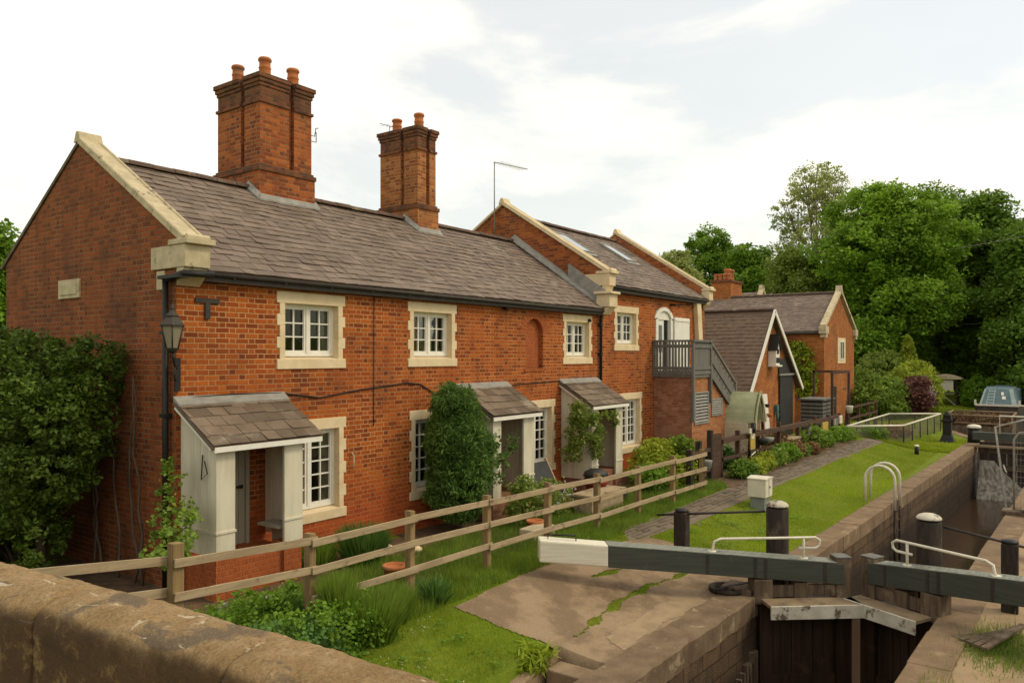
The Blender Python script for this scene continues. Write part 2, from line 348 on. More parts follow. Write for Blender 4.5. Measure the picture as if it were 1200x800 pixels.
M['leaf_light']=leaf('leaves_light',[(.36,.42,.10),(.42,.48,.14),(.46,.50,.16)],tr=.45)
M['leaf_yel']=leaf('leaves_yellowgreen',[(.26,.33,.024),(.36,.43,.034),(.46,.50,.05)],tr=.4,big=1.5)
M['leaf_olive']=leaf('leaves_olive',[(.18,.25,.04),(.24,.31,.05),(.29,.35,.06)],tr=.4)
M['leaf_ivy']=leaf('leaves_evergreen',[(.075,.125,.014),(.115,.185,.02),(.17,.26,.028)],tr=.32,rough=.6,big=.9)
M['leaf_con']=leaf('leaves_conifer',[(.085,.165,.03),(.125,.225,.038),(.18,.29,.048)],tr=.34,big=1.5)
M['leaf_herb']=leaf('leaves_herb',[(.16,.26,.03),(.23,.34,.04),(.30,.41,.055)],tr=.38,big=2)
M['leaf_blue']=leaf('leaves_bluegreen',[(.08,.17,.032),(.12,.23,.045),(.16,.29,.055)],tr=.3,big=2)
M['bark_pale']=mott('pale_bark',(.22,.18,.12),(.15,.12,.08),3,None,rough=.95,sc3=(3,3,.6))
M['skyglass']=mott('skylight_glass',(.55,.56,.52),(.5,.52,.5),3,None,rough=.08,metal=.8,bstr=0)
M['leaf_red']=leaf('leaves_plum',[(.10,.03,.03),(.16,.06,.045),(.26,.12,.09)],tr=.25)
M['leaf_dry']=leaf('stems_russet',[(.22,.10,.04),(.30,.15,.06),(.16,.14,.04)],tr=.25,big=2)
M['blossom']=leaf('blossom_pale',[(.6,.5,.5),(.7,.65,.6),(.45,.3,.5)],tr=.3,big=2)
M['grass']=leaf('grass_blades',[(.25,.36,.018),(.34,.45,.025),(.43,.50,.04),(.28,.39,.02)],tr=.48,rough=.6,big=.45,dry=(.38,.36,.07))
M['grass_far']=leaf('grass_mown',[(.30,.40,.018),(.38,.46,.026),(.45,.50,.04)],tr=.48,rough=.6,big=.3,dry=(.42,.40,.08))
def grassground():
    s=NT('grass_ground'); o=s.tc('Object')
    a=s.noise(o,.5,5,.6); b=s.noise(o,9,4,.7); f=s.noise(o,60,3,.7)
    c=s.mix(s.ss(a,.38,.62),(.15,.205,.013),(.21,.235,.025)); c=s.mix(s.ss(b,.35,.7,0,.6),c,(.07,.13,.012)); c=s.mix(s.ss(f,.4,.7,0,.5),c,(.15,.20,.028))
    return s.fin(c,.95,s.add(f,b),.8,.03,.1)
M['grassground']=grassground()
# ------------------------------------------------------------------ terrain
def yL(x): return 4.14-.028*(x-12.45) if x<41 else (3.34+min(1,(x-41)/5.)*2.0)
def yR(x): return 1.74-.030*(x-10.06) if x<41 else .81-min(1,(x-41)/5.)*6.5
def smooth(t): t=max(0,min(1,t)); return t*t*(3-2*t)
def g(x,y):
    a=.46*smooth((y-4.7)/3.0)
    if x>34: a*=1-.6*smooth((x-34)/12)
    if x<8.6 and y<6.5:   # bank falls away toward the bridge beside the steps
        a-=.5*smooth((8.5-x)/3.2)*smooth((6.3-y)/1.2)
    if x<8.5 and y<5.45: a-=1.7*min(1,(8.5-x)/.25)
    far=math.hypot(x-20,y)
    if y>17: a+= .02*(y-17)
    if far>95: a+=min(14,(far-95)*.10)*(1 if y>-40 else .6)
    a+=.03*(mnoise.noise(Vector((x*.35,y*.35,0))))*min(1,max(0,y-4.9))
    return a
def axis(a,b,fine,coarse):
    pts=[]; x=a
    while x<b:
        pts.append(x); 
        x+= fine if fine_lo<=x<fine_hi else coarse(x)
    pts.append(b); return pts
xs=[]; x=-500.
while x<900:
    xs.append(x); x+= .3 if -4<=x<38 else (1.0 if -10<x<60 else (5 if -60<x<160 else 40))
ts=[0]; t=0
while t<700: t+= .3 if t<12 else (1.2 if t<25 else (6 if t<100 else 40)); ts.append(t)
def sheet(name,side):
    vs=[];W=len(ts)
    for x in xs:
        y0=yL(x)+.42 if side>0 else yR(x)-.05
        for t in ts:
            y=y0+side*t; vs.append((x,y,g(x,y) if side>0 else (-.01 if t<6 else -.01+ (min(10,max(0,t-60)*.1)))))
    fs=[(i*W+j,(i+1)*W+j,(i+1)*W+j+1,i*W+j+1)[::side] for i in range(len(xs)-1) for j in range(W-1)]
    m=MB(); m.add(vs,fs,True); return m
struct(sheet('grass_bank',1).build('grass_bank','grassground',uv=False))
struct(sheet('towpath_bank',-1).build('grass_bank','grassground',uv=False))
# concrete sheets made of small cells clipped to a ragged outline
def inpoly(x,y,P):
    c=False;j=len(P)-1
    for i in range(len(P)):
        if (P[i][1]>y)!=(P[j][1]>y) and x<(P[j][0]-P[i][0])*(y-P[i][1])/(P[j][1]-P[i][1])+P[i][0]: c=not c
        j=i
    return c
def patch(name,poly,mat,res=.07,dz=.012,rag=.12,zf=g,holes=None):
    x0=min(p[0] for p in poly)-.3;x1=max(p[0] for p in poly)+.3;y0=min(p[1] for p in poly)-.3;y1=max(p[1] for p in poly)+.3
    nx=int((x1-x0)/res)+1; ny=int((y1-y0)/res)+1; idx={}; vs=[]; fs=[]
    def vid(i,j):
        if (i,j) not in idx:
            x=x0+i*res;y=y0+j*res; idx[(i,j)]=len(vs); vs.append((x,y,zf(x,y)+dz))
        return idx[(i,j)]
    for i in range(nx):
        for j in range(ny):
            x=x0+(i+.5)*res;y=y0+(j+.5)*res
            dx=mnoise.noise(Vector((x*1.7,y*1.7,3)))*rag+mnoise.noise(Vector((x*6,y*6,5)))*rag*.5; dy=mnoise.noise(Vector((x*1.7,y*1.7,9)))*rag
            if inpoly(x+dx,y+dy,poly) and not (holes and holes(x,y)): fs.append((vid(i,j),vid(i+1,j),vid(i+1,j+1),vid(i,j+1)))
    m=MB(); m.add(vs,fs,True); return struct(m.build(name,mat,uv=False))
CONC=[(8.42,4.56),(8.6,4.56),(12.6,4.50),(14.6,4.46),(14.9,5.0),(14.0,5.9),(13.6,6.7),(12.1,7.0),(11.2,7.15),(9.9,7.05),(8.9,7.0),(8.1,6.95),(8.25,6.3),(8.38,5.7),(8.42,5.3)]
def crack(x,y):
    a=abs((y-5.55)-.10*math.sin(x*1.3)-.05*mnoise.noise(Vector((x*3,0,0))))
    b=abs((x-9.5)-.3*(y-5.5)-.12*math.sin(y*3))
    k=mnoise.noise(Vector((x*1.9,y*1.9,1)))
    return (a<max(.012,.045+.13*k) and 8.9<x<13.9) or (abs(y-6.35-.10*math.sin(2*x))<.03+.12*k and 10.9<x<13.2)
patch('concrete_apron',CONC,'concrete',.028,.014,.07,holes=crack)
patch('worn_concrete',[(9.0,4.78),(11.6,4.75),(11.4,5.12),(9.3,5.18)],'concrete_lt',.03,.020,.12)
PATH=[(12.9,6.75),(15.2,6.55),(18,6.55),(21.5,6.60),(26,6.55),(33,6.45),(45,5.9),(45,6.6),(33,7.15),(26,7.25),(21,7.35),(18,7.3),(16,7.25),(13.4,7.15)]
patch('soil_bed',[(19.6,7.2),(26,7.15),(33.5,7.1),(33.6,10.2),(19.9,10.2)],'soil',.15,.018,.15)
patch('front_garden_soil',[(2.0,7.9),(18.4,7.75),(21.5,8.2),(21.5,10.4),(6.3,10.4),(5.9,17),(0,17),(-2,9)],'soil',.2,.012,.3)
patch('path_base',PATH,'path',.12,.010,.1)
# brick setts of the ribbed path : long runs
m=MB()
for k in range(5):
    x=13.3
    while x<34:
        L=random.uniform(.22,.5); yc=6.74+k*.105+ (0 if x<18 else 0)-.012*(x-18 if x>20 else 0)
        if random.random()<.93:
            z=g(x+L/2,yc)+.03+random.uniform(-.012,.012)
            m.box((x,yc+random.uniform(0,.012),z-.06),(x+L-.012,yc+.085,z))
        x+=L
struct(m.build('path','path'))
patch('towpath_concrete',[(6,1.5),(6,-4),(36,-4),(36,.6),(24,.97),(12,1.38),(8,1.5)],'dirtcon',.1,.014,.0,zf=lambda x,y:-.01)
# ------------------------------------------------------------------ lock walls and coping
def lockwall(side,label,x0,x1):
    f=yL if side>0 else yR
    t=thing('lock_wall',label,'lock wall',(x0,f(x0),-.0))
    m=MB(); x=x0
    N=40
    vs=[];fs=[]
    for i in range(N+1):
        x=x0+(x1-x0)*i/N; y=f(x)+side*.03
        vs+=[(x,y,-.30),(x,y,-6.0),(x,y+side*.7,-.30),(x,y+side*.7,-6.0)]
    for i in range(N):
        a=4*i;b=a+4; fs+=[(a,a+1,b+1,b) if side>0 else (b,b+1,a+1,a),(a+2,a,b,b+2)]
    fs.append((0,2,3,1)); fs.append((4*N,4*N+1,4*N+3,4*N+2))
    m.add(vs,fs); m.build('wall_face','lockstone',t)
    c=MB(); x=x0
    while x<x1-.05:
        if side>0 and x<12.2: x=12.2; continue
        L=min(random.uniform(.9,1.5),x1-x); j=random.uniform(-.012,.012); w=.50
        y0=f(x)+j; y1=f(x+L)+j; zt=.028+random.uniform(-.008,.01)
        a=[(x+.004,y0),(x+L-.004,y1),(x+L-.004,y1+side*w),(x+.004,y0+side*w)]
        if side<0: a=a[::-1]
        c.hexa([(p[0],p[1],-.31) for p in a],[(p[0],p[1],zt) for p in a])
        x+=L
    c.build('coping_stones','copelock',t,bevel=.018)
    if side>0:
        c=MB(); n=90; vs=[]
        for i in range(n+1):
            x=7.6+(12.195-7.6)*i/n; y=f(x)+.03*mnoise.noise(Vector((x*2.2,0,0)))+.012*mnoise.noise(Vector((x*9,0,0))); z=.026+.006*mnoise.noise(Vector((x*3,1,0)))
            vs+=[(x,y+.01,-.31),(x,y,z-.03),(x,y+.03,z),(x,y+.52,z+.004),(x,y+.52,-.31)]
        fs=[(5*i+k,5*i+k+1,5*i+k+6,5*i+k+5) for i in range(n) for k in range(4)]+[(0,4,3,2,1),tuple(5*n+k for k in range(5))]
        c.add(vs,fs); c.build('coping_edge','concrete_dark',t)
    return t
lockwall(1,'dark stone lock chamber wall with coping beside the lawn and cottages',7.6,47)
lockwall(-1,'stone lock chamber wall on the bare towpath side',6.0,44)
# pale quoin at far end of left wall
# left wall timber fender strip & moss below gate
m=MB()
for i in range(9):
    x=11.15+i*.13+random.uniform(-.02,.02); m.box((x,yL(x)-.05,-2.2),(x+.05+random.uniform(0,.04),yL(x)+.035,-.75+ (i-9)*.05+random.uniform(-.05,.05)))
tag(m.build('fender_board','gatepost'),'weathered upright fender boards on the lock wall below the left gate','fender')
m=MB(); m.add([(-60,-8,-2.05),(37.6,-8,-2.05),(37.6,8,-2.05),(-60,8,-2.05)],[(0,1,2,3)])
def watermat(name,c):
    s=NT(name); o=s.tc('Object'); n1=s.noise(o,5,4,.6); return s.fin(c,.08,n1,.25,.02,.5)
M['water']=watermat('brown_canal_water',(.055,.032,.018))
struct(m.build('lock_water','water',uv=False))
m=MB(); m.add([(38.9,-9,-.28),(400,-9,-.28),(400,7,-.28),(38.9,7,-.28)],[(0,1,2,3)])
struct(m.build('canal_water','water',uv=False))
# ------------------------------------------------------------------ steps by the lock tail
m=MB()
for i,(x1,z) in enumerate(((8.42,-.06),(8.10,-.24),(7.78,-.42),(7.46,-.60),(7.14,-.78),(6.8,-.96))):
    m.box((x1-.34,4.66+random.uniform(-.02,.02),z-.6),(x1,5.42+random.uniform(-.03,.03),z))
m.box((6.0,4.16,-2),(8.38,4.62,-.03)); m.hexa([(5.6,5.43,-2.2),(8.44,5.43,-2.2),(8.44,5.66,-2.2),(5.6,5.66,-2.2)],[(5.6,5.43,-.42),(8.44,5.43,.03),(8.44,5.66,.05),(5.6,5.66,-.40)])
tag(m.build('stone_steps','concrete',bevel=.02),'worn stone steps dropping from the concrete apron to the bridge','steps')
# ------------------------------------------------------------------ bridge parapet
def parapetmat():
    s=NT('parapet_sandstone'); o=s.tc('Object')
    a=s.noise(o,2.2,6,.65); b=s.noise(o,7,6,.7); f=s.noise(o,70,5,.7); st=s.noise(o,3.2,6,.6,(1.0,.55,2.2),1.2)
    c=s.mix(s.ss(a,.35,.65),(.33,.215,.10),(.235,.145,.062)); c=s.mix(s.ss(b,.45,.72,0,.7),c,(.46,.34,.19))
    c=s.mix(s.ss(st,.55,.62,0,.85),c,(.13,.10,.07)); c=s.mix(s.ss(s.noise(o,5.5,4,.5,(1,.5,2),2),.66,.69,0,.8),c,(.60,.50,.34))
    c=s.mix(s.ss(f,.42,.7,0,.6),c,(.11,.065,.03)); c=s.mix(s.ss(s.noise(o,130,3,.8),.55,.7,0,.5),c,(.5,.38,.22)); c=s.mix(s.ss(s.noise(o,26,6,.75),.55,.68,0,.55),c,(.16,.115,.06))
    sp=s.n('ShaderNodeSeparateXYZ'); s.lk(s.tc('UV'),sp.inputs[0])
    sd=s.add(sp.outputs[0],s.mul(s.sub(a,.5),.5)) # shade painted into the road face below the shoulder, mixed with brown stains
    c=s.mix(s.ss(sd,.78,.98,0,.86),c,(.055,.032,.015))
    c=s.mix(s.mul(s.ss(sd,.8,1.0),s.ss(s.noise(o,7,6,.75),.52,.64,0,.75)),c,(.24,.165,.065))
    return s.fin(c,.93,s.add(s.mul(b,1.5),f),.75,.012,.2)
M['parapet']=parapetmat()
tw=thing('bridge_parapet','rounded sandstone bridge parapet with stained face and painted-in shade in the foreground','wall',(1.196,0,1.0))
def xpar(y):
    y1=min(4.2,max(.5,y)); return 1.44-.08*(y1-2.6)-.02*(y1-2.6)**2+((y-4.2)*-.144 if y>4.2 else (y-.5)*.004 if y<.5 else 0)
PU=[]
blocks=[-14,-12.6,-11.3,-10,-8.8,-7.6,-6.4,-5.2,-4.0,-2.9,-1.9,-.9,.15,1.22,2.05,3.1,4.3,5.5,6.8,8.1,9.5]
m=MB()
for bi in range(len(blocks)-1):
    a,b=blocks[bi]+.004,blocks[bi+1]-.004; near=-1<a<5
    ny=int((b-a)/(.012 if near else .1)); prof=[]
    hw=.16+random.uniform(-.004,.006); top=3.0+random.uniform(-.006,.006)
    K=44 if near else 16
    for k in range(K+1):
        if k<K*.22: u=k/(K*.22); prof.append((-hw,top-.36+u*.25))
        elif k<=K*.78: th=PI-(k-K*.22)/(K*.56)*PI; prof.append((hw*math.copysign(abs(math.cos(th))**.8,math.cos(th)),top-.11+.11*max(0,math.sin(th))**.9))
        else: u=(k-K*.78)/(K*.22); prof.append((hw,top-.11-u*.25))
    vs=[];W=len(prof)
    for i in range(ny+1):
        y=a+(b-a)*i/ny; e=min(y-a,b-y); ed=.010*math.exp(-e/.012)
        for px,pz in prof:
            r=Vector((px,0,pz-(top-.16))); rl=r.length or 1; d=(.011*mnoise.noise(Vector((px*3,y*2.2,pz*3)))+.007*mnoise.noise(Vector((px*14,y*11,pz*14)))+.0045*mnoise.noise(Vector((px*40,y*40,pz*40)))+.002*mnoise.noise(Vector((px*110,y*110,pz*110))))-ed
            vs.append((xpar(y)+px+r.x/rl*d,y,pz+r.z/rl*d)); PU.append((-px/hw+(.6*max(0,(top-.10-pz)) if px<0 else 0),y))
    fs=[(i*W+j,i*W+j+1,(i+1)*W+j+1,(i+1)*W+j) for i in range(ny) for j in range(W-1)]
    fs+=[tuple(range(W-1,-1,-1)),tuple(ny*W+j for j in range(W))]
    m.add(vs,fs,True)
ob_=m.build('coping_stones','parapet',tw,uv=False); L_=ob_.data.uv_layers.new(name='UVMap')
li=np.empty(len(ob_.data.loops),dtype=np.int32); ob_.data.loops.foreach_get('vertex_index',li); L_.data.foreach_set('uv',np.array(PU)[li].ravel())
m=MB(); ys=[-14,-7,0,.5]+[1+.25*k for k in range(11)]+[5,7,9.5]; vs=[]
for y in ys: vs+=[(xpar(y)-.135,y,-2.6),(xpar(y)+.135,y,-2.6),(xpar(y)+.135,y,2.66),(xpar(y)-.135,y,2.66)]
m.add(vs,[(4*i+k,4*i+(k+1)%4,4*i+4+(k+1)%4,4*i+4+k) for i in range(len(ys)-1) for k in range(4)]+[(3,2,1,0),tuple(4*len(ys)-4+k for k in range(4))]); m.build('wall_face','lockstone',tw)
m=MB(); m.prism([(-5,-14),(1.2,-14),(1.3,2),(.6,9.5),(-5,9.5)],'z',1.75,1.9); struct(m.build('bridge_road','dirtcon',uv=False))
# ------------------------------------------------------------------ building helpers
def wallY(m,Y,x0,x1,z0,z1,holes,depth=.24,face=-1):
    """wall facing -y at plane Y with rectangular holes (hx0,hx1,hz0,hz1)"""
    X=sorted({x0,x1,*[h[0] for h in holes],*[h[1] for h in holes]}); Z=sorted({z0,z1,*[h[2] for h in holes],*[h[3] for h in holes]})
    for i in range(len(X)-1):
        for j in range(len(Z)-1):
            cx=(X[i]+X[i+1])/2; cz=(Z[j]+Z[j+1])/2
            if any(h[0]<cx<h[1] and h[2]<cz<h[3] for h in holes): continue
            m.add([(X[i],Y,Z[j]),(X[i+1],Y,Z[j]),(X[i+1],Y,Z[j+1]),(X[i],Y,Z[j+1])],[(0,1,2,3)])
    for h in holes:
        a,b,c,d=h; y2=Y+depth
        m.add([(a,Y,c),(a,y2,c),(a,y2,d),(a,Y,d)],[(0,1,2,3)]); m.add([(b,Y,c),(b,Y,d),(b,y2,d),(b,y2,c)],[(0,1,2,3)])
        m.add([(a,Y,d),(a,y2,d),(b,y2,d),(b,Y,d)],[(0,1,2,3)]); m.add([(a,Y,c),(b,Y,c),(b,y2,c),(a,y2,c)],[(0,1,2,3)])
        m.add([(a,y2,c),(b,y2,c),(b,y2,d),(a,y2,d)],[(0,1,2,3)])
def slates(o,e,s,LE,LS,gauge=.205,w=.28,th=.017,jit=.007,slip=.035):
    """slates laid on a slope: o = eaves corner, e = along eaves, s = up the slope"""
    m=MB(); o=Vector(o); e=Vector(e).normalized(); s=Vector(s).normalized(); n=e.cross(s).normalized()
    if n.z<0: n=-n
    rows=int(LS/gauge)+1
    # solid deck under the slates
    q=[o+n*-.07,o+e*LE+n*-.07,o+e*LE+s*LS+n*-.07,o+s*LS+n*-.07]; top=[p+n*.055 for p in q]
    m.hexa(q,top)
    for r in range(rows):
        a=-(w/2 if r%2 else 0)-random.uniform(0,.12)
        while a<LE:
            ww=w*random.uniform(.72,1.18); u0=max(0,a); u1=min(LE,a+ww-.006); a+=ww
            if u1-u0<.03: continue
            b0=r*gauge-random.uniform(0,slip)*(1 if r else 0); b1=min(LS,r*gauge+gauge*1.35)
            if random.random()<.012 and r: b0-=.05
            mid=(u0+u1)/2; sag=.02*mnoise.noise(Vector((mid*.6,b0*.7,o.x)))
            lift0=.026+sag+random.uniform(-jit,jit); lift1=.006+sag
            tw=random.uniform(-jit,jit)
            P=[o+e*u0+s*b0+n*(lift0+tw),o+e*u1+s*b0+n*(lift0-tw),o+e*u1+s*b1+n*lift1,o+e*u0+s*b1+n*lift1]
            m.hexa([p-n*th for p in P],P)
    return m
def window(parent,x0,x1,z0,z1,Y,cols,rows,name='window',shut=None,curt=False):
    """cream toothed surround with two white casements; outer size given"""
    fr=Y-.014; d=Y+.20; m=MB(); jw=.16; hd=.19; sl=.21
    m.box((x0,fr,z1-hd),(x1,d,z1)); m.box((x0-.004,fr-.012,z0),(x1+.004,d,z0+sl-.05)); 
    m.prism([(fr-.012,z0+sl-.05),(d,z0+sl-.05),(d,z0+sl)],'x',x0-.004,x1+.004)
    n=5 if z1-z0<1.5 else 7; zz=[z0+sl-.05+(z1-hd-z0-sl+.05)*i/n for i in range(n+1)]
    for i in range(n):
        k=.055 if i%2==0 else 0
        m.box((x0+k,fr,zz[i]),(x0+jw,d,zz[i+1])); m.box((x1-jw,fr,zz[i]),(x1-k,d,zz[i+1]))
    w=m.build(name,'stone',parent,bevel=.006)
    a,b,c,e=x0+jw,x1-jw,z0+sl+.0,z1-hd; yf=Y+.125
    f=MB(); t=.05
    f.box((a,yf,c),(a+t,yf+.07,e)); f.box((b-t,yf,c),(b,yf+.07,e)); f.box((a+t,yf,c),(b-t,yf+.07,c+t)); f.box((a+t,yf,e-t),(b-t,yf+.07,e))
    mid=(a+b)/2; f.box((mid-.03,yf-.008,c+t),(mid+.03,yf+.062,e-t))
    ct=.038
    for (p,q) in ((a+t,mid-.03),(mid+.03,b-t)):
        y=yf+.012; f.box((p,y,c+t),(p+ct,y+.045,e-t)); f.box((q-ct,y,c+t),(q,y+.045,e-t)); f.box((p+ct,y,c+t),(q-ct,y+.045,c+t+ct+.012)); f.box((p+ct,y,e-t-ct),(q-ct,y+.045,e-t))
        for i in range(1,cols): xx=p+ct+(q-p-2*ct)*i/cols; f.box((xx-.011,y+.008,c+t+ct+.012),(xx+.011,y+.04,e-t-ct))
        for j in range(1,rows): zz_=c+t+ct+.012+(e-c-2*t-2*ct-.012)*j/rows; f.box((p+ct,y+.010,zz_-.011),(q-ct,y+.038,zz_+.011))
    f.build('frame','white',w)
    gl=MB(); gl.box((a+t,yf+.05,c+t),(b-t,yf+.058,e-t)); gl.build('pane','glass',w)
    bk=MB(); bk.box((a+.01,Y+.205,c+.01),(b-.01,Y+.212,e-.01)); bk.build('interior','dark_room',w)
    for sd_,frac in ((0,random.choice((0,.10,.16,.22))),(1,random.choice((0,.12,.2,.26)))):
        if frac:
            cu=MB(); wd=(b-a)*frac; n=10
            for i in range(n):
                xx=(a+t+wd*i/n) if sd_==0 else (b-t-wd*(i+1)/n); yy=Y+.192+.005*math.sin(i*2.1)
                cu.box((xx,yy,c+t),(xx+wd/n,yy+.012,e-t))
            cu.build('curtain','curtain',w)
    return w
def ridge_tiles(m,p,q,r=.12,seg=.42):
    p=Vector(p);q=Vector(q);L=(q-p).length;d=(q-p)/L;side=d.cross(Vector((0,0,1))).normalized();n=int(L/seg)
    for i in range(n):
        a=p+d*(L*i/n+.006)+Vector((0,0,random.uniform(-.008,.008))); b=p+d*(L*(i+1)/n-.006)+Vector((0,0,random.uniform(-.008,.008)))
        V=[]
        for c in (a,b):
            for k in range(7):
                th=PI*k/6; V.append(c+side*math.cos(th)*r+Vector((0,0,math.sin(th)*r*.8)))
        m.add(V,[(k,k+1,k+8,k+7) for k in range(6)]+[tuple(range(6,-1,-1)),tuple(range(7,14)),(0,7,13,6)],False)
def coping_slope(m,x0,x1,p,q,th=.085,roll=True):
    """sloping coping on a gable: p,q = (y,z) ends of the lower edge"""
    P=Vector((p[0],p[1]));Q=Vector((q[0],q[1]));d=(Q-P);L=d.length;d.normalize();n=Vector((-d.y,d.x)); 
    if n.y<0: n=-n
    k=int(L/.95)+1
    for i in range(k):
        a=P+d*(L*i/k+.003); b=P+d*(L*(i+1)/k-.003)
        m.prism([tuple(a),tuple(b),tuple(b+n*th),tuple(a+n*th)],'x',x0,x1)
    if roll:
        m.tube([(x0+.03,P.x+n.x*th,P.y+n.y*th),(x0+.03,Q.x+n.x*th,Q.y+n.y*th)],.035,8)
        m.tube([(x1-.03,P.x+n.x*th,P.y+n.y*th),(x1-.03,Q.x+n.x*th,Q.y+n.y*th)],.03,8)
def chimney(parent,x0,x1,y0,y1,zb,zt,mat,matd,pots,split=.62):
    c=None; m=MB(); g_=.10; zp=zb+.62
    gx=x0+(x1-x0)*split; gy=y0+(y1-y0)*.40; hw=.06
    m.box((x0-.05,y0-.05,zb-1.1),(x1+.05,y1+.05,zp)); 
    m.box((x0+.10,y0+.10,zp),(x1-.10,y1-.10,zt-.02))
    for a,b in ((x0,gx-hw),(gx+hw,x1)):
        for e,f in ((y0,gy-hw),(gy+hw,y1)): m.box((a,e,zp),(b,f,zt-.58))
    c=m.build('chimney',mat,parent)
    m=MB()
    q=MB(); q.box((x0-.075,y0-.075,zp-.07),(x1+.075,y1+.075,zp+.02)); q.box((x0-.035,y0-.035,zp+.02),(x1+.035,y1+.035,zp+.07)); q.build('plinth_band',matd,c,bevel=.006)
    for z0,z1,o in ((zt-.58,zt-.52,.035),(zt-.52,zt-.24,.0),(zt-.24,zt-.17,.02),(zt-.17,zt-.09,.045),(zt-.09,zt,.07)):
        for a,b,l,r in ((x0,gx-hw,1,0),(gx+hw,x1,0,1)):
            for e,f,l2,r2 in ((y0,gy-hw,1,0),(gy+hw,y1,0,1)): m.box((a-o*l,e-o*l2,z0),(b+o*r,f+o*r2,z1))
    m.box((x0+.05,y0+.05,zt-.03),(x1-.05,y1-.05,zt+.03))
    m.build('corbel_bands',matd,c,bevel=.006)
    for px,py,h in pots:
        k=MB(); k.lathe((px,py,zt+.01),[(.13,0),(.12,.05),(.115,h*.45),(.13,h*.5),(.115,h*.55),(.11,h*.8),(.135,h*.84),(.135,h*.94),(.115,h),(.09,h),(.085,h-.12)],18)
        k.build('chimney_pot','terracotta',c)
    return c
# ------------------------------------------------------------------ COTTAGE TERRACE
Y=10.5; X0=6.10; X1=18.50; EZ=5.17; YE=10.34; YR=13.45; RZ=7.24; YB=16.45
ct=thing('brick_cottage','long two storey red brick cottage terrace with two chimneys and three lean-to porches','cottage',(X0,Y,.4))
W1=[(7.83,9.28,3.67,4.95),(10.88,12.34,3.67,4.95),(16.50,17.96,3.67,4.95)]
G1=[(7.86,9.30,1.05,2.81),(10.93,12.37,1.05,2.81),(14.68,16.14,1.05,2.81)]
ND=(14.86,15.60,3.58,4.78)
doors=[(6.55,7.32,.95,2.62),(12.55,13.25,.95,2.62),(17.0,17.7,.95,2.62)]
m=MB(); tooth=lambda h:(h[0]+.055,h[1]-.055,h[2]+.02,h[3]-.02)
wallY(m,Y,X0,X1,.1,5.12,[tooth(h) for h in W1+G1]+[ND]+doors)
# spandrels closing the blind arch
cx=(ND[0]+ND[1])/2; R=(ND[1]-ND[0])/2; zc=ND[3]-R
for sgn in (-1,1):
    arc=[(cx+sgn*R*math.cos(t*PI/2/8),zc+R*math.sin(t*PI/2/8)) for t in range(9)]
    poly=[(cx+sgn*R,ND[3])]+arc if sgn>0 else [(cx+sgn*R,ND[3])]+arc
    m.prism(poly,'y',Y,Y+.21)
wl=m.build('wall','brick',ct)
m=MB(); m.box((ND[0],Y+.11,ND[2]),(ND[1],Y+.2,ND[3])); n_=14
for k in range(n_):
    a0=PI*k/n_+.012; a1=PI*(k+1)/n_-.012; ri,ro=R+.0,R+.23
    m.prism([(cx+ri*math.cos(a0),zc+ri*math.sin(a0)),(cx+ro*math.cos(a0),zc+ro*math.sin(a0)),(cx+ro*math.cos(a1),zc+ro*math.sin(a1)),(cx+ri*math.cos(a1),zc+ri*math.sin(a1))],'y',Y-.006,Y+.10)
m.box((ND[0]-.05,Y-.02,ND[2]-.07),(ND[1]+.05,Y+.11,ND[2]))
m.build('blind_arch','brick_arch',wl)
# gable wall
m=MB(); kz=(RZ-EZ)/(YR-YE)
gp=[(Y+.003,.1),(Y+.003,5.60),(YR,7.43),(2*YR-Y,5.60),(2*YR-Y,.1)]
m.prism(gp,'x',X0-.004,X0+.3)
m.prism([(Y+.3,.1),(Y+.3,5.1),(YR,7.0),(YB,5.1),(YB,.1)],'x',X1-.3,X1-.003)
m.box((X0+.31,YB-.25,.1),(X1-.31,YB-.01,5.1))
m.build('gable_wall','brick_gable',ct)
for h in W1: window(ct,*h,Y,2,3)
for h in G1: window(ct,*h,Y,2,5)
ls=math.hypot(YR-YE,RZ-EZ)
rf=slates((X0+.28,YE-.05,EZ-.03),(1,0,0),(0,YR-YE,RZ-EZ),X1-X0-.20,ls+.04)
sb=slates((X1+.08,2*YR-YE+.05,EZ-.03),(-1,0,0),(0,-(YR-YE),RZ-EZ),X1-X0-.20,ls+.04,.5,.6)
rf.add(sb.v,sb.f)
roof=rf.build('roof','slate',ct)
m=MB(); ridge_tiles(m,(X0+.35,YR,RZ+.01),(X1-.1,YR,RZ+.01)); m.build('ridge_tiles','ridge',roof)
m=MB(); m.tube([(X0+.3,YE-.03,EZ-.075),(X1-.1,YE-.03,EZ-.085)],.036,8); m.box((X0+.3,YE+.0,EZ-.18),(X1-.1,YE+.13,EZ-.05))
for i in range(13): m.box((X0+.8+i*.95,YE-.05,EZ-.125),(X0+.83+i*.95,YE+.1,EZ-.11))
m.build('gutter','gutter',ct)
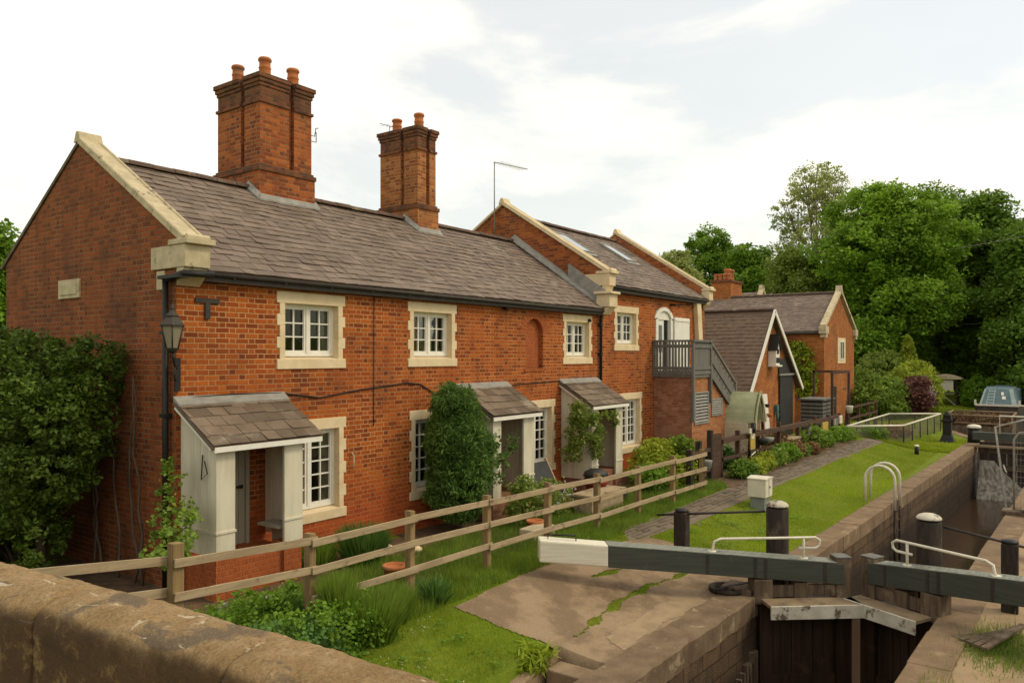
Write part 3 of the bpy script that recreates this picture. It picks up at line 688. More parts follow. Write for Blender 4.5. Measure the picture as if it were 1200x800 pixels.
# gable coping, kneeler
def gable_coping(parent,xa,xb,yl,zl,yr,zr,mat,kn=True,back=True,name='gable_coping'):
    m=MB(); coping_slope(m,xa,xb,(yl,zl),(yr,zr)); 
    m.prism([(yr-.12,zr+.02),(yr+.12,zr+.02),(yr+.04,zr+.20),(yr-.04,zr+.20)],'x',xa-.004,xb+.004)
    c=m.build(name,mat,parent,bevel=.01)
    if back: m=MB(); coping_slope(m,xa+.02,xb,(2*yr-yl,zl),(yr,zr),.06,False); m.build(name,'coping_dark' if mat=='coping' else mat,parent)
    if kn:
        k=MB(); y0=yl-.10
        k.box((xa-.02,y0-.10,zl-.03),(xb+.06,yl+.30,zl+.05)); k.tube([(xa+.02,y0-.02,zl+.07),(xb+.0,y0-.02,zl+.07)],.05,8)
        k.box((xa+.0,y0-.02,zl-.36),(xb+.02,yl+.80,zl-.03))          # block
        k.prism([(y0+.02,zl-.36),(yl+.12,zl-.36),(yl+.12,zl-.62),(y0+.20,zl-.60),(y0+.08,zl-.50)],'x',xa+.01,xb-.0)
        k.build('kneeler',mat,c,bevel=.012)
    return c
gable_coping(ct,X0-.05,X0+.33,YE-.02,5.52,YR,7.44,'coping')
m=MB(); m.box((X0-.03,Y+.28,4.86),(X0+.01,Y+.50,5.14)); m.build('quoin_stone','coping',ct,bevel=.01)
m=MB(); m.box((X0-.035,13.42,4.86),(X0+.01,14.18,5.18)); m.box((X0-.05,13.50,4.92),(X0-.03,14.10,5.12)); m.build('stone_plaque','coping',ct,bevel=.012)
chimney(ct,9.42,10.70,13.16,14.62,7.05,9.56,'brick_ch','brick_soot',[(9.72,13.42,.42),(10.42,13.42,.40),(9.62,14.2,.40)],.60)
chimney(ct,13.87,14.53,13.05,14.35,6.96,9.55,'brick_ch2','brick_soot',[(14.24,13.35,.42),(14.12,14.0,.36)],.56)
# lead flashing
def roofz(y): return EZ+(y-YE)*kz
for a,b,y in ((9.30,10.82,13.03),(13.75,14.65,12.92)):
    m=MB()
    m.hexa([(a,y-.02,roofz(y)+.01),(b,y-.02,roofz(y)+.01),(b,y+.12,roofz(y)+.10),(a,y+.12,roofz(y)+.10)],[(a,y-.02,roofz(y)+.05),(b,y-.02,roofz(y)+.05),(b,y+.12,roofz(y)+.22),(a,y+.12,roofz(y)+.22)])
    m.hexa([(a-.04,y,roofz(y)+.03),(a+.05,y,roofz(y)+.03),(a+.05,YR,RZ+.03),(a-.04,YR,RZ+.03)],[(a-.04,y,roofz(y)+.07),(a+.05,y,roofz(y)+.16),(a+.05,YR,RZ+.18),(a-.04,YR,RZ+.07)]); m.build('flashing','lead',roof)
m=MB(); m.hexa([(X1-.25,YE+.1,EZ+.08),(X1-.02,YE+.1,EZ+.10),(X1-.02,YR,RZ+.1),(X1-.25,YR,RZ+.06)],[(X1-.25,YE+.1,EZ+.11),(X1-.02,YE+.1,EZ+.20),(X1-.02,YR,RZ+.25),(X1-.25,YR,RZ+.09)])
m.build('flashing','lead',roof)
# chimney aerial bracket & second chimney aerial
m=MB(); m.tube([(10.74,13.2,8.6),(10.82,13.2,8.6),(10.85,13.2,8.78),(10.92,13.2,8.80)],.010,5); m.tube([(10.74,13.2,8.48),(10.86,13.2,8.48),(10.86,13.2,8.70)],.010,5)
tag(m.build('aerial_bracket','black'),'small bent iron bracket on the side of the big chimney','bracket')
t=thing('television_aerial','thin rod aerial poking out behind the smaller chimney','aerial',(14.2,14.2,9.5))
m=MB(); m.tube([(14.25,14.4,9.4),(14.25,14.4,9.85)],.012,5); m.build('mast','metal',t)
m=MB(); m.tube([(13.8,14.3,9.80),(15.5,14.6,9.98)],.009,5); 
for i in range(9): m.tube([(14.1+i*.16,14.25,9.84+i*.017),(14.1+i*.16,14.55,9.86+i*.017)],.004,4)
m.build('aerial_bar','metal',t)
# tie plate
m=MB(); m.box((6.38,Y-.03,4.68),(6.78,Y,4.75)); m.box((6.54,Y-.035,4.44),(6.62,Y,4.68)); m.build('tie_plate','gutter',wl)
# slits & cable & fittings on facade
m=MB(); pts=[]
for i,(x,z) in enumerate(((6.15,3.27),(7.0,3.30),(7.9,3.28),(8.7,3.17),(9.6,3.27),(10.8,3.36),(11.2,3.33),(11.9,3.0),(12.3,2.9))): pts.append((x,Y-.02,z))
m.tube(pts,.013,5); m.tube([(12.9,Y-.02,3.20),(13.8,Y-.03,3.12),(14.4,Y-.02,3.22),(16.6,Y-.02,3.26)],.011,5); m.tube([(9.98,Y-.015,5.0),(9.97,Y-.015,3.3),(9.97,Y-.015,2.6)],.008,5)
m.build('cable','black',wl)
m=MB(); m.tube([(9.42,Y-.03,2.15),(9.42,Y-.08,2.1),(9.42,Y-.08,1.92),(9.42,Y-.03,1.88)],.014,6); m.build('iron_hook','coping',wl)
m=MB(); m.bar((14.0,Y-.0,4.98),(13.88,Y-.22,4.93),.07,.05); m.lathe((17.75,Y-.06,4.78),[(.04,0),(.05,.04),(.03,.09)],10); m.build('wall_light','black',wl)
# corner downpipe and main downpipe
m=MB(); m.tube([(6.02,10.66,5.02),(6.02,10.66,.4)],.045,8); m.tube([(6.02,10.66,5.0),(6.02,10.2,5.06),(6.5,10.2,5.08)],.05,8); m.box((5.94,10.18,5.0),(6.10,10.74,5.05))
for z in (1.6,3.0,4.2): m.box((5.96,10.60,z),(6.09,10.72,z+.05))
m.build('corner_downpipe','black',ct)
m=MB(); m.tube([(18.33,Y-.15,5.1),(18.33,Y-.07,4.95),(18.33,Y-.06,3.1)],.042,8)
for z in (3.9,4.7): m.box((18.27,Y-.11,z),(18.39,Y,z+.05))
m.build('downpipe','black',ct)
# doors in the porches
for d in doors:
    m=MB(); a,b,c,e=d; n=6
    for i in range(n):
        u0=a+.05+(b-a-.1)*i/n; m.box((u0+.003,Y+.05,c),(u0+(b-a-.1)/n-.003,Y+.09,e-.05))
    m.box((a,Y+.0,c),(a+.06,Y+.12,e)); m.box((b-.06,Y,c),(b,Y+.12,e)); m.box((a+.06,Y,e-.06),(b-.06,Y+.12,e))
    dd=m.build('door','doorwood',ct,bevel=.003)
    m=MB(); m.tube([(b-.13,Y+.04,1.85),(b-.22,Y+.0,1.85)],.018,6); m.lathe((b-.13,Y+.03,1.82),[(.03,0),(.03,.05)],10); m.build('handle','black',dd)
    m=MB(); m.lathe((b-.30,Y+.035,2.25),[(.03,0),(.03,.04)],10); m.build('door_knocker','black',dd)
# porches
def porch(x0,x1,pl,pr,yf=9.6,zt=3.22,zf=2.68,zb=1.08,pm='brick_arch'):
    """x0..x1 roof, pl / pr = x ranges of the two front posts"""
    m=MB()
    fl=MB(); fl.box((pl[0]+.06,yf+.08,.2),(pr[1]-.06,Y-.004,.95)); p=fl.build('porch',pm,ct)
    for (a,b) in (pl,pr):
        q=MB(); q.box((a,yf,zb),(b,yf+.05,zf-.02)); q.box((a-.012,yf-.015,zb+.32),(b+.012,yf,zb+.36)); q.build('front_board','whitewood',p,bevel=.005)
        q=MB(); q.box((a+.01,yf+.02,.2),(b-.01,yf+.3,zb)); q.build('plinth',pm,p)
    for a,s in ((pl[0],1),(pr[1],-1)):
        q=MB(); n=5
        for i in range(n):
            ya=yf+.052+(Y-yf-.056)*i/n; yb=yf+.052+(Y-yf-.056)*(i+1)/n-.005
            f=lambda y: zf+(zt-zf)*(y-yf)/(Y-yf)-.05
            xa,xb=(a,a+.035*s); xa,xb=min(xa,xb),max(xa,xb)
            q.prism([(ya,zb),(yb,zb),(yb,f(yb)),(ya,f(ya))],'x',xa,xb)
        q.box((a-.012*s,yf,zb+.32),(a-.0005*s,Y,zb+.36))
        q.build('side_panel','whitewood',p)
    q=MB(); q.bar((x0+.02,yf-.085,zf-.085),(x1-.02,yf-.085,zf-.085),.03,.075); q.bar((x0+.03,yf-.02,zf-.06),(x0+.03,Y,zt-.06),.03,.09); q.bar((x1-.03,yf-.02,zf-.06),(x1-.03,Y,zt-.06),.03,.09)
    q.build('fascia','white',p)
    L=math.hypot(Y-yf+.10,zt-zf+.06)
    q=slates((x0,yf-.10,zf-.03),(1,0,0),(0,Y-yf+.10,zt-zf+.06),x1-x0,L,.24,.30,.013)
    q.build('porch_roof','slate_dk',p)
    q=MB(); q.hexa([(x0-.01,Y-.15,zt-.06),(x1+.01,Y-.15,zt-.06),(x1+.01,Y-.0,zt+.02),(x0-.01,Y,zt+.02)],[(x0-.01,Y-.15,zt-.025),(x1+.01,Y-.15,zt-.025),(x1+.01,Y,zt+.085),(x0-.01,Y,zt+.085)])
    q.build('flashing','lead',p)
    return p
p1=porch(6.06,7.96,(6.16,6.46),(7.30,7.64))
q=MB(); q.box((7.28,9.72,1.27),(7.60,10.25,1.31)); q.box((7.52,9.75,.95),(7.57,10.2,1.27)); q.build('bench','doorwood',p1)
q=MB(); q.tube([(6.14,9.9,2.5),(6.12,9.9,2.15),(6.12,9.75,2.25),(6.12,9.82,2.42)],.009,5); q.build('iron_bracket','black',p1)
porch(12.32,14.12,(12.44,12.72),(13.52,13.92),zb=.95,pm='brick_old')
porch(16.32,18.22,(16.42,16.74),(17.66,18.02),zb=.82,pm='brick_old')
# ------------------------------------------------------------------ TALLER HOUSE
hb=thing('brick_house','taller red brick house with two skylights joined to the far end of the terrace','house',(18.51,10.5,.4))
B0=18.52; B1=25.75; E2=5.86; R2=8.12; YR2=13.9; YE2=10.32
m=MB(); WB=(19.18,20.70,4.03,5.31); GB=(19.52,20.92,1.06,2.80); DB=(21.90,23.02,3.36,5.34)
wallY(m,Y,B0,B1,.1,5.84,[tooth(WB),tooth(GB),DB]); wb=m.build('wall','brick',hb)
m=MB(); gp=[(Y+.003,.1),(Y+.003,6.26),(YR2,8.41),(2*YR2-Y,6.26),(2*YR2-Y,.1)]
m.prism(gp,'x',B0,B0+.3); m.prism(gp,'x',B1-.3,B1-.003); m.box((B0+.3,2*YR2-Y-.3,.1),(B1-.3,2*YR2-Y-.01,5.8)); m.build('gable_wall','brick_ch',hb)
window(hb,*WB,Y,2,3); window(hb,*GB,Y,2,5)
ls2=math.hypot(YR2-YE2,R2-E2)
rf=slates((B0+.26,YE2-.05,E2-.03),(1,0,0),(0,YR2-YE2,R2-E2),B1-B0-.5,ls2+.03)
sb=slates((B1-.24,2*YR2-YE2+.05,E2-.03),(-1,0,0),(0,-(YR2-YE2),R2-E2),B1-B0-.5,ls2+.03,.5,.6); rf.add(sb.v,sb.f)
roof2=rf.build('roof','slate',hb)
m=MB(); ridge_tiles(m,(B0+.3,YR2,R2+.01),(B1-.3,YR2,R2+.01)); m.build('ridge_tiles','ridge',roof2)
s2=Vector((0,YR2-YE2,R2-E2)).normalized(); n2=Vector((0,-s2.z,s2.y))
for x in (20.15,23.05):
    o=Vector((x,YE2,E2))+s2*2.20; q=MB(); w,h=.62,1.15
    def rb(u0,u1,v0,v1,a,b):
        P=[o+Vector((u,0,0))+s2*v for u,v in ((u0,v0),(u1,v0),(u1,v1),(u0,v1))]; return [p+n2*a for p in P],[p+n2*b for p in P]
    q.hexa(*rb(-.06,0,-.06,h+.06,-.05,.10)); q.hexa(*rb(w,w+.06,-.06,h+.06,-.05,.10)); q.hexa(*rb(0,w,-.06,0,-.05,.10)); q.hexa(*rb(0,w,h,h+.06,-.05,.10)); q.hexa(*rb(-.12,w+.12,-.22,-.062,.02,.06))
    f=q.build('skylight','lead',roof2); q=MB(); q.hexa(*rb(0,w,0,h,0.0,.085)); q.build('pane',M['skyglass'] if 'skyglass' in M else 'glass',roof2)
m=MB(); m.tube([(B0+.25,YE2-.03,E2-.075),(B1-.2,YE2-.03,E2-.085)],.038,8); m.box((B0+.25,YE2,E2-.2),(B1-.2,YE2+.14,E2-.04)); m.build('gutter','gutter',hb)
gable_coping(hb,B0-.10,B0+.24,YE2+.02,6.16,YR2,8.42,'coping_new')
gable_coping(hb,B1-.26,B1+.08,YE2+.02,6.16,YR2,8.42,'coping_new')
m=MB(); m.box((B0-.3,YE2-.22,5.20),(B0+.15,YE2+.20,5.55)); m.box((B0-.36,YE2-.3,5.55),(B0+.18,YE2+.25,5.62)); m.prism([(YE2-.18,5.2),(YE2+.16,5.2),(YE2+.16,4.98),(YE2-.02,5.0)],'x',B0-.26,B0+.12); m.build('lower_kneeler','coping_new',hb,bevel=.02)
m=MB(); m.hexa([(B0-.14,YE2,EZ+.1),(B0-.03,YE2,EZ+.1),(B0-.03,YE2+1.2,EZ+.9),(B0-.14,YE2+1.2,EZ+.9)],[(B0-.14,YE2,EZ+.5),(B0-.03,YE2,EZ+.5),(B0-.03,YE2+1.2,EZ+1.3),(B0-.14,YE2+1.2,EZ+1.3)]); m.build('flashing','lead',roof2)
# balcony door with arched surround, open leaf
cx=(DB[0]+DB[1])/2; m=MB()
for k in range(12):
    a0=rad(20)+rad(140)*k/12; a1=rad(20)+rad(140)*(k+1)/12; r0=.58; zc=4.86
    m.prism([(cx+r0*math.cos(a0),zc+.75*r0*math.sin(a0)),(cx+(r0+.16)*math.cos(a0),zc+.75*(r0+.16)*math.sin(a0)),(cx+(r0+.16)*math.cos(a1),zc+.75*(r0+.16)*math.sin(a1)),(cx+r0*math.cos(a1),zc+.75*r0*math.sin(a1))],'y',Y-.03,Y+.12)
m.box((DB[0]-.06,Y-.03,3.36),(DB[0]+.10,Y+.12,5.06)); m.box((DB[1]-.10,Y-.03,3.36),(DB[1]+.08,Y+.12,5.06)); m.box((DB[0]+.1,Y+.03,5.02),(DB[1]-.1,Y+.12,5.30))
m.box((DB[0]+.1,Y+.06,3.36),(cx+.1,Y+.11,5.02))
dr=m.build('balcony_door','white',hb)
m=MB(); m.box((DB[0]+.30,Y+.05,4.0),(cx-.02,Y+.06,4.85)); m.box((cx+.1,Y+.09,3.4),(DB[1]-.1,Y+.10,5.0)); m.build('pane','glass',dr)
m=MB(); m.box((23.10,Y-.09,3.45),(24.25,Y-.04,5.12)); 
for z in (3.5,4.2,5.0): m.box((23.12,Y-.11,z),(24.23,Y-.09,z+.06))
m.build('door_leaf','white',dr)
m=MB(); m.hexa([(24.98,Y-.16,3.85),(25.30,Y-.16,3.85),(25.30,Y-.005,3.85),(24.98,Y-.005,3.85)],[(24.72,Y-.16,5.72),(25.08,Y-.16,5.72),(25.08,Y-.005,5.72),(24.72,Y-.005,5.72)]); m.build('pilaster','coping_new',hb,bevel=.01)
m=MB(); m.tube([(22.9,Y-.02,5.5),(24.6,Y-.04,5.62),(24.9,Y-.02,5.4)],.012,5); m.bar((22.95,Y,5.52),(22.95,Y-.2,5.50),.09,.06); m.build('wall_light','black',wb)
t=thing('television_aerial','tall mast aerial with long horizontal arm on the taller house gable','aerial',(18.4,13.9,7.4))
m=MB(); m.tube([(18.40,14.15,7.3),(18.40,14.15,9.72)],.018,6); m.build('mast','metal',t)
m=MB(); m.tube([(18.30,14.1,9.70),(19.85,13.95,9.76)],.014,5)
for i in range(12): m.tube([(18.45+i*.12,13.85,9.71+i*.004),(18.45+i*.12,14.25,9.71+i*.004)],.004,4)
m.build('aerial_bar','metal',t)
# ------------------------------------------------------------------ ANNEX WITH BALCONY AND STAIR
an=thing('brick_annex','low brick annex with grey timber balcony and stair against the taller house','outbuilding',(21.7,9.24,.4))
m=MB(); m.add([(21.7,10.49,.1),(21.7,9.24,.1),(21.7,9.24,3.32),(21.7,10.49,3.32)],[(0,1,2,3)]); m.build('side_wall','brick_old',an)
m=MB(); m.prism([(21.703,.1),(25.2,.1),(25.2,2.42),(24.5,2.42),(23.0,3.32),(21.703,3.32)],'y',9.243,10.48); m.build('front_wall','brick_pale',an)
m=MB(); m.box((21.62,9.16,3.32),(23.05,10.49,3.42)); m.box((21.66,9.19,3.22),(23.0,9.24,3.32)); m.box((21.64,9.24,3.24),(21.698,10.49,3.32)); m.build('balcony_deck','greywood',an)
for a_,b_ in (((21.6,9.14,1.9),(21.70,9.22,4.36)),((22.98,9.14,2.4),(23.06,9.22,4.36)),((21.62,10.40,3.42),(21.70,10.48,4.36))): rl=MB(); rl.box(a_,b_); rl.build('post','greywood',an,bevel=.004)
rl=MB(); rl.box((21.585,9.14,4.30),(21.68,10.48,4.36)); rl.box((21.6,9.12,4.30),(23.1,9.24,4.361)); rl.box((21.62,9.23,4.12),(21.66,10.4,4.22)); rl.box((21.62,9.23,3.46),(21.66,10.4,3.55))
rl.box((21.70,9.15,4.12),(22.98,9.18,4.22)); rl.box((21.70,9.15,3.46),(22.98,9.18,3.56))
n=11
for i in range(n): yy=9.28+i*1.12/n; rl.box((21.60,yy,3.42),(21.619,yy+.055,4.30))
n=10
for i in range(n): xx=21.72+i*1.26/n; rl.box((xx,9.185,3.42),(xx+.120,9.205,4.30))
rl.build('balustrade','greywood',an)
st=MB()
st.bar((23.02,9.18,4.32),(25.2,9.18,2.98),.05,.09,(0,0,1)); st.bar((23.02,9.18,3.86),(25.2,9.18,2.52),.04,.26); st.bar((23.02,9.18,3.36),(25.2,9.18,2.02),.05,.22); st.bar((23.02,9.95,3.36),(25.2,9.95,2.02),.05,.22)
for i in range(9): x=23.1+i*.24; z=3.30-i*.148; st.box((x,9.18,z),(x+.26,9.95,z+.035))
for i in range(9): x=23.12+i*.24; z=3.42-i*.148; st.box((x,9.19,z),(x+.20,9.205,z+.62))
st.box((25.14,9.14,.3),(25.22,9.22,3.05)); st.build('stair','greywood',an)
def grille(a,b,c,d,n):
    m=MB(); m.box((a,9.205,c),(a+.05,9.24,d)); m.box((b-.05,9.205,c),(b,9.24,d)); m.box((a+.05,9.205,c),(b-.05,9.24,c+.05)); m.box((a+.05,9.205,d-.05),(b-.05,9.24,d))
    for i in range(n):
        z=c+.07+(d-c-.12)*i/n; m.hexa([(a+.05,9.20,z),(b-.05,9.20,z),(b-.05,9.235,z+.05),(a+.05,9.235,z+.05)],[(a+.05,9.205,z+.012),(b-.05,9.205,z+.012),(b-.05,9.24,z+.062),(a+.05,9.24,z+.062)])
    o=m.build('vent_grille','lead',an); m=MB(); m.box((a+.05,9.237,c+.05),(b-.05,9.2425,d-.05)); m.build('vent_back','black',o)
grille(21.86,22.95,1.80,2.78,9); grille(23.2,24.1,1.98,2.52,6)
m=MB(); m.box((21.55,8.6,.3),(22.6,9.15,1.05)); m.box((20.9,9.2,.3),(21.6,10.3,1.15)); m.box((20.85,9.15,1.15),(21.65,10.35,1.22))
tag(m.build('coal_bunker','black_plastic',bevel=.02),'low dark bunker against the annex wall behind yellow green shrubs','storage box')
# ------------------------------------------------------------------ GABLED OUTBUILDING
ob=thing('gabled_outbuilding','single storey brick outbuilding with steep gable and white bargeboards','outbuilding',(32,10,.4))
A0,A1,AX=28.45,35.05,31.25; 
m=MB(); m.prism([(28.8,.1),(34.8,.1),(34.8,2.68),(AX,5.58),(28.8,2.68)],'y',10.0,20.0); m.build('wall','brick_or',ob)
def slope_roof(parent,xe,ze,xr,zr,y0,y1,mat,gauge=.2,w=.3):
    s=Vector((xr-xe,0,zr-ze)); L=s.length; sg=1 if xr>xe else -1
    o=(xe,y1 if sg>0 else y0,ze); return slates(o,(0,-sg,0),s,y1-y0,L,gauge,w)
q=slope_roof(ob,A0-.05,2.48,AX,5.72,9.80,20.2,'tile_br'); q2=slope_roof(ob,A1+.1,2.48,AX,5.72,9.80,20.2,'tile_br'); q.add(q2.v,q2.f); r3=q.build('roof','tile_br',ob)
m=MB(); ridge_tiles(m,(AX,9.8,5.73),(AX,20.2,5.73)); m.build('ridge_tiles','ridge',r3)
m=MB()
for xe in (A0-.08,A1+.13): m.bar((xe,9.76,2.42),(AX,9.76,5.68),.05,.17,(0,-1,0) if False else (0,0,1))
m.build('bargeboard','white',ob)
m=MB(); m.box((28.7,9.9,2.25),(29.2,19.9,2.36)); m.box((27.0,11.0,2.2),(28.9,19,2.42)); m.build('gutter','lead',ob)
# narrow grey door with timber overpanel, tall narrow white board
m=MB(); m.box((32.45,9.92,.4),(34.25,9.995,3.05)); m.box((32.38,9.93,3.12),(34.1,9.995,3.75)); m.build('door','black_plastic',ob,bevel=.01)
m=MB(); m.box((32.25,9.84,3.05),(34.4,9.92,3.12)); m.build('door_lintel','lead',ob)
t=thing('white_board','tall narrow white board with hanging pots leaning on the outbuilding wall','board',(30.2,9.8,.4))
m=MB(); m.hexa([(30.3,9.80,.45),(30.87,9.80,.45),(30.87,9.84,.45),(30.3,9.84,.45)],[(30.17,9.90,2.36),(30.7,9.90,2.36),(30.7,9.94,2.36),(30.17,9.94,2.36)]); m.build('board','white',t)
m=MB(); m.lathe((30.25,9.75,1.85),[(.06,0),(.10,.12),(.09,.13)],10); m.build('wall_pot','black_plastic',t); m=MB(); m.lathe((30.45,9.72,1.45),[(.07,0),(.12,.14),(.1,.15)],10); m.build('wall_pot','terracotta',t)
# dovecote
t=thing('dovecote','white dovecote with black roof hung on the outbuilding gable','birdhouse',(31.35,9.9,3.5))
m=MB(); m.prism([(31.12,3.5),(31.58,3.5),(31.58,4.15),(31.35,4.66),(31.12,4.15)],'y',9.68,9.99); m.box((31.07,9.58,3.44),(31.62,9.99,3.5)); b_=m.build('box','white',t)
m=MB()
for x in (31.20,31.35,31.50): m=MB(); m.box((x-.05,9.665,3.58),(x+.05,9.682,3.80)); m.build('entrance_hole','black',b_)
for x in (31.27,31.42): m=MB(); m.box((x-.05,9.665,3.95),(x+.05,9.682,4.15)); m.build('entrance_hole','black',b_)
m=MB(); m.box((31.32,9.665,4.28),(31.37,9.682,4.42)); m.build('entrance_hole','black',b_)
m=MB(); m.bar((31.06,9.80,4.08),(31.36,9.80,4.74),.40,.03); m.bar((31.63,9.80,4.08),(31.33,9.80,4.74),.40,.03); m.build('roof','black_plastic',t)
# wall alarm box / security light on the verge
# ------------------------------------------------------------------ FAR HOUSE
fh=thing('far_brick_house','two storey orange brick house with stone gable coping beyond the outbuilding','house',(44.5,10.4,.4))
H0,H1,HX=41.3,47.9,44.5
m=MB(); m.prism([(H0,.1),(H1,.1),(H1,5.08),(HX,7.12),(H0,5.08)],'y',10.4,19.5); m.build('wall','brick_or',fh)
q=slope_roof(fh,H0-.15,5.14,HX,7.30,10.55,19.6,'slate'); q2=slope_roof(fh,H1+.15,5.14,HX,7.30,10.55,19.6,'slate'); q.add(q2.v,q2.f); r4=q.build('roof','slate',fh)
m=MB(); ridge_tiles(m,(HX,10.6,7.32),(HX,19.5,7.32)); m.build('ridge_tiles','ridge',r4)
def gcopY(parent,xl,xr,xc,ze,zr,y0,y1,mat):
    m=MB()
    for xe in (xl,xr): m.bar((xe,(y0+y1)/2,ze),(xc,(y0+y1)/2,zr),y1-y0,.14)
    m.prism([(xc-.12,zr-.05),(xc+.12,zr-.05),(xc,zr+.32)],'y',y0-.02,y1+.02); c=m.build('gable_coping',mat,parent)
    m=MB(); m.box((xl-.18,y0-.05,ze-.40),(xl+.42,y1+.02,ze-.02)); m.box((xl-.05,y0-.03,ze-.6),(xl+.2,y1-.02,ze-.4)); m.build('kneeler',mat,c,bevel=.02)
    m=MB(); m.box((xr-.42,y0-.05,ze-.40),(xr+.18,y1+.02,ze-.02)); m.box((xr-.2,y0-.03,ze-.6),(xr+.05,y1-.02,ze-.4)); m.build('kneeler',mat,c,bevel=.02)
gcopY(fh,H0-.1,H1+.1,HX,5.40,7.40,10.28,10.58,'coping')
m=MB(); m.box((44.05,10.37,3.45),(45.75,10.42,4.85)); w_=m.build('window','stone',fh); 
m=MB(); m.box((44.45,10.35,3.65),(45.4,10.37,4.7)); f_=m.build('frame','white',w_); m=MB(); m.box((44.53,10.345,3.72),(44.88,10.352,4.62)); m.box((44.97,10.345,3.72),(45.32,10.352,4.62)); m.build('pane','glass',f_)
m=MB(); m.tube([(H0-.2,10.6,5.05),(H0-.2,19,5.05)],.07,6); m.build('gutter','gutter',fh)
wg=thing('rear_wing','slate roofed brick wing with pale stone gable peak behind the far house','house',(47.5,15,.4))
m=MB(); m.prism([(44.6+3.3,.1),(52,.1),(52,6.1),(49.9,7.95),(47.9,6.1)],'y',16.4,26); m.build('wall','brick_or',wg)
q=slope_roof(wg,47.5,5.9,49.9,8.0,16.5,26,'slate'); q2=slope_roof(wg,52.3,5.9,49.9,8.0,16.5,26,'slate'); q.add(q2.v,q2.f); q.build('roof','slate',wg)
gcopY(wg,47.6,52.2,49.9,6.1,8.15,16.3,16.6,'coping')
m=MB(); m.box((44.35,16.45,5.8),(46.2,17.65,8.25)); cs=m.build('chimney','brick_or',fh)
m=MB(); m.box((44.27,16.37,8.25),(46.28,17.73,8.36)); m.build('corbel_bands','brick_soot',cs)
for i in range(4):
    m=MB(); m.lathe((44.6,16.62+i*.28,8.36),[(.13,0),(.12,.1),(.11,.30),(.13,.33),(.13,.40),(.09,.40)],12); m.build('chimney_pot','terracotta',cs)
for i in range(2):
    m=MB(); m.lathe((45.3+i*.55,17.0,8.36),[(.2,0),(.19,.1),(.18,.6),(.22,.64),(.22,.75),(.13,.75)],12); m.build('chimney_pot','terracotta',cs)
# ------------------------------------------------------------------ GARDEN FENCE (three rails)
FY=7.5
def ztop(x): return float(np.interp(x,[2.4,4.4,6.1,7.8,11.2,13,18.4],[2.03,1.80,1.68,1.66,1.59,1.52,1.47]))
fn=thing('rail_fence','weathered three rail post and rail fence in front of the cottage terrace','fence',(4.37,FY,.5))
px=[4.37+1.75*k for k in range(9)]+[18.35]
for x in px:
    m=MB(); h=ztop(x)+(.15 if x<5 else random.uniform(.03,.09)); w=.065 if x<5 else .05
    l=random.uniform(-.015,.015); m.hexa([(x-w,FY-.0,.05),(x+w,FY-.0,.05),(x+w,FY+.11,.05),(x-w,FY+.11,.05)],[(x-w+l,FY-.0,h),(x+w+l,FY-.0,h-.01),(x+w+l,FY+.11,h-.01),(x-w+l,FY+.11,h)])
    m.build('post','fencepost',fn,bevel=.006)
for r,dz in enumerate((0,-.35,-.70)):
    for i in range(len(px)-1):
        if r==2 and i==0: continue
        a,b=px[i],px[i+1]; ja,jb=random.uniform(-.012,.012),random.uniform(-.012,.012); m=MB()
        ov=.05
        m.bar((a-ov,FY-.022-(.028 if i%2 else 0),ztop(a)-.05+dz+ja),(b+ov,FY-.022-(.028 if i%2 else 0),ztop(b)-.05+dz+jb),.026,.09)
        m.build('rail','fence',fn,bevel=.003)
for dz in (0,-.33):
    m=MB(); m.bar((2.2,FY+.13,2.02+dz),(4.42,FY+.125,1.75+dz),.028,.09); m.build('rail','fence',fn)
# ------------------------------------------------------------------ BROWN GARDEN FENCE and gate boards
bf=thing('brown_fence','low dark brown rail fence hung with ornaments beside the brick path','fence',(21,8,.4))
bx=[20.9,22.3,24.1,26.2,28.4,30.6,32.6,34.4]
bz=lambda x: float(np.interp(x,[20.9,34.4],[1.50,1.34]))
for x in bx:
    m=MB(); m.box((x-.06,8.0,.1),(x+.06,8.12,bz(x)+random.uniform(.02,.22))); m.build('post','brownwood',bf)
for dz,h in ((-.03,.11),(-.52,.09)):
    for a,b in zip(bx[:-1],bx[1:]):
        m=MB(); m.bar((a,7.97,bz(a)+dz),(b,7.97,bz(b)+dz),.03,h); m.build('rail','brownwood',bf)
m=MB(); m.bar((20.85,8.06,1.53),(34.4,8.06,1.37),.14,.035); m.build('top_rail','brownwood',bf)
gt=thing('garden_gate','tall dark brown boarded garden gate between the rail fence and the shrub bed','gate',(20,8.1,.4))
m=MB()
for i in range(5): m.box((20.25+i*.125,8.0,.35),(20.365+i*.125,8.05,1.72+random.uniform(-.01,.01)))
m.build('board_panel','brownwood',gt)
for x,h in ((20.14,1.85),(19.35,1.62),(18.75,1.45)):
    m=MB(); m.box((x-.07,7.98,.1),(x+.07,8.12,h)); m.build('post','blackwood',gt,bevel=.01)
m=MB(); m.box((18.8,8.0,1.28),(20.1,8.05,1.38)); m.box((18.8,8.0,.75),(20.1,8.05,.84)); m.build('rail','brownwood',gt)
m=MB(); m.lathe((19.62,7.93,.85),[(.10,0),(.14,.2),(.15,.24),(.13,.25)],12); tag(m.build('plant_pot','lead'),'grey metal pot hooked on the rail left of the brown garden gate','plant pot')
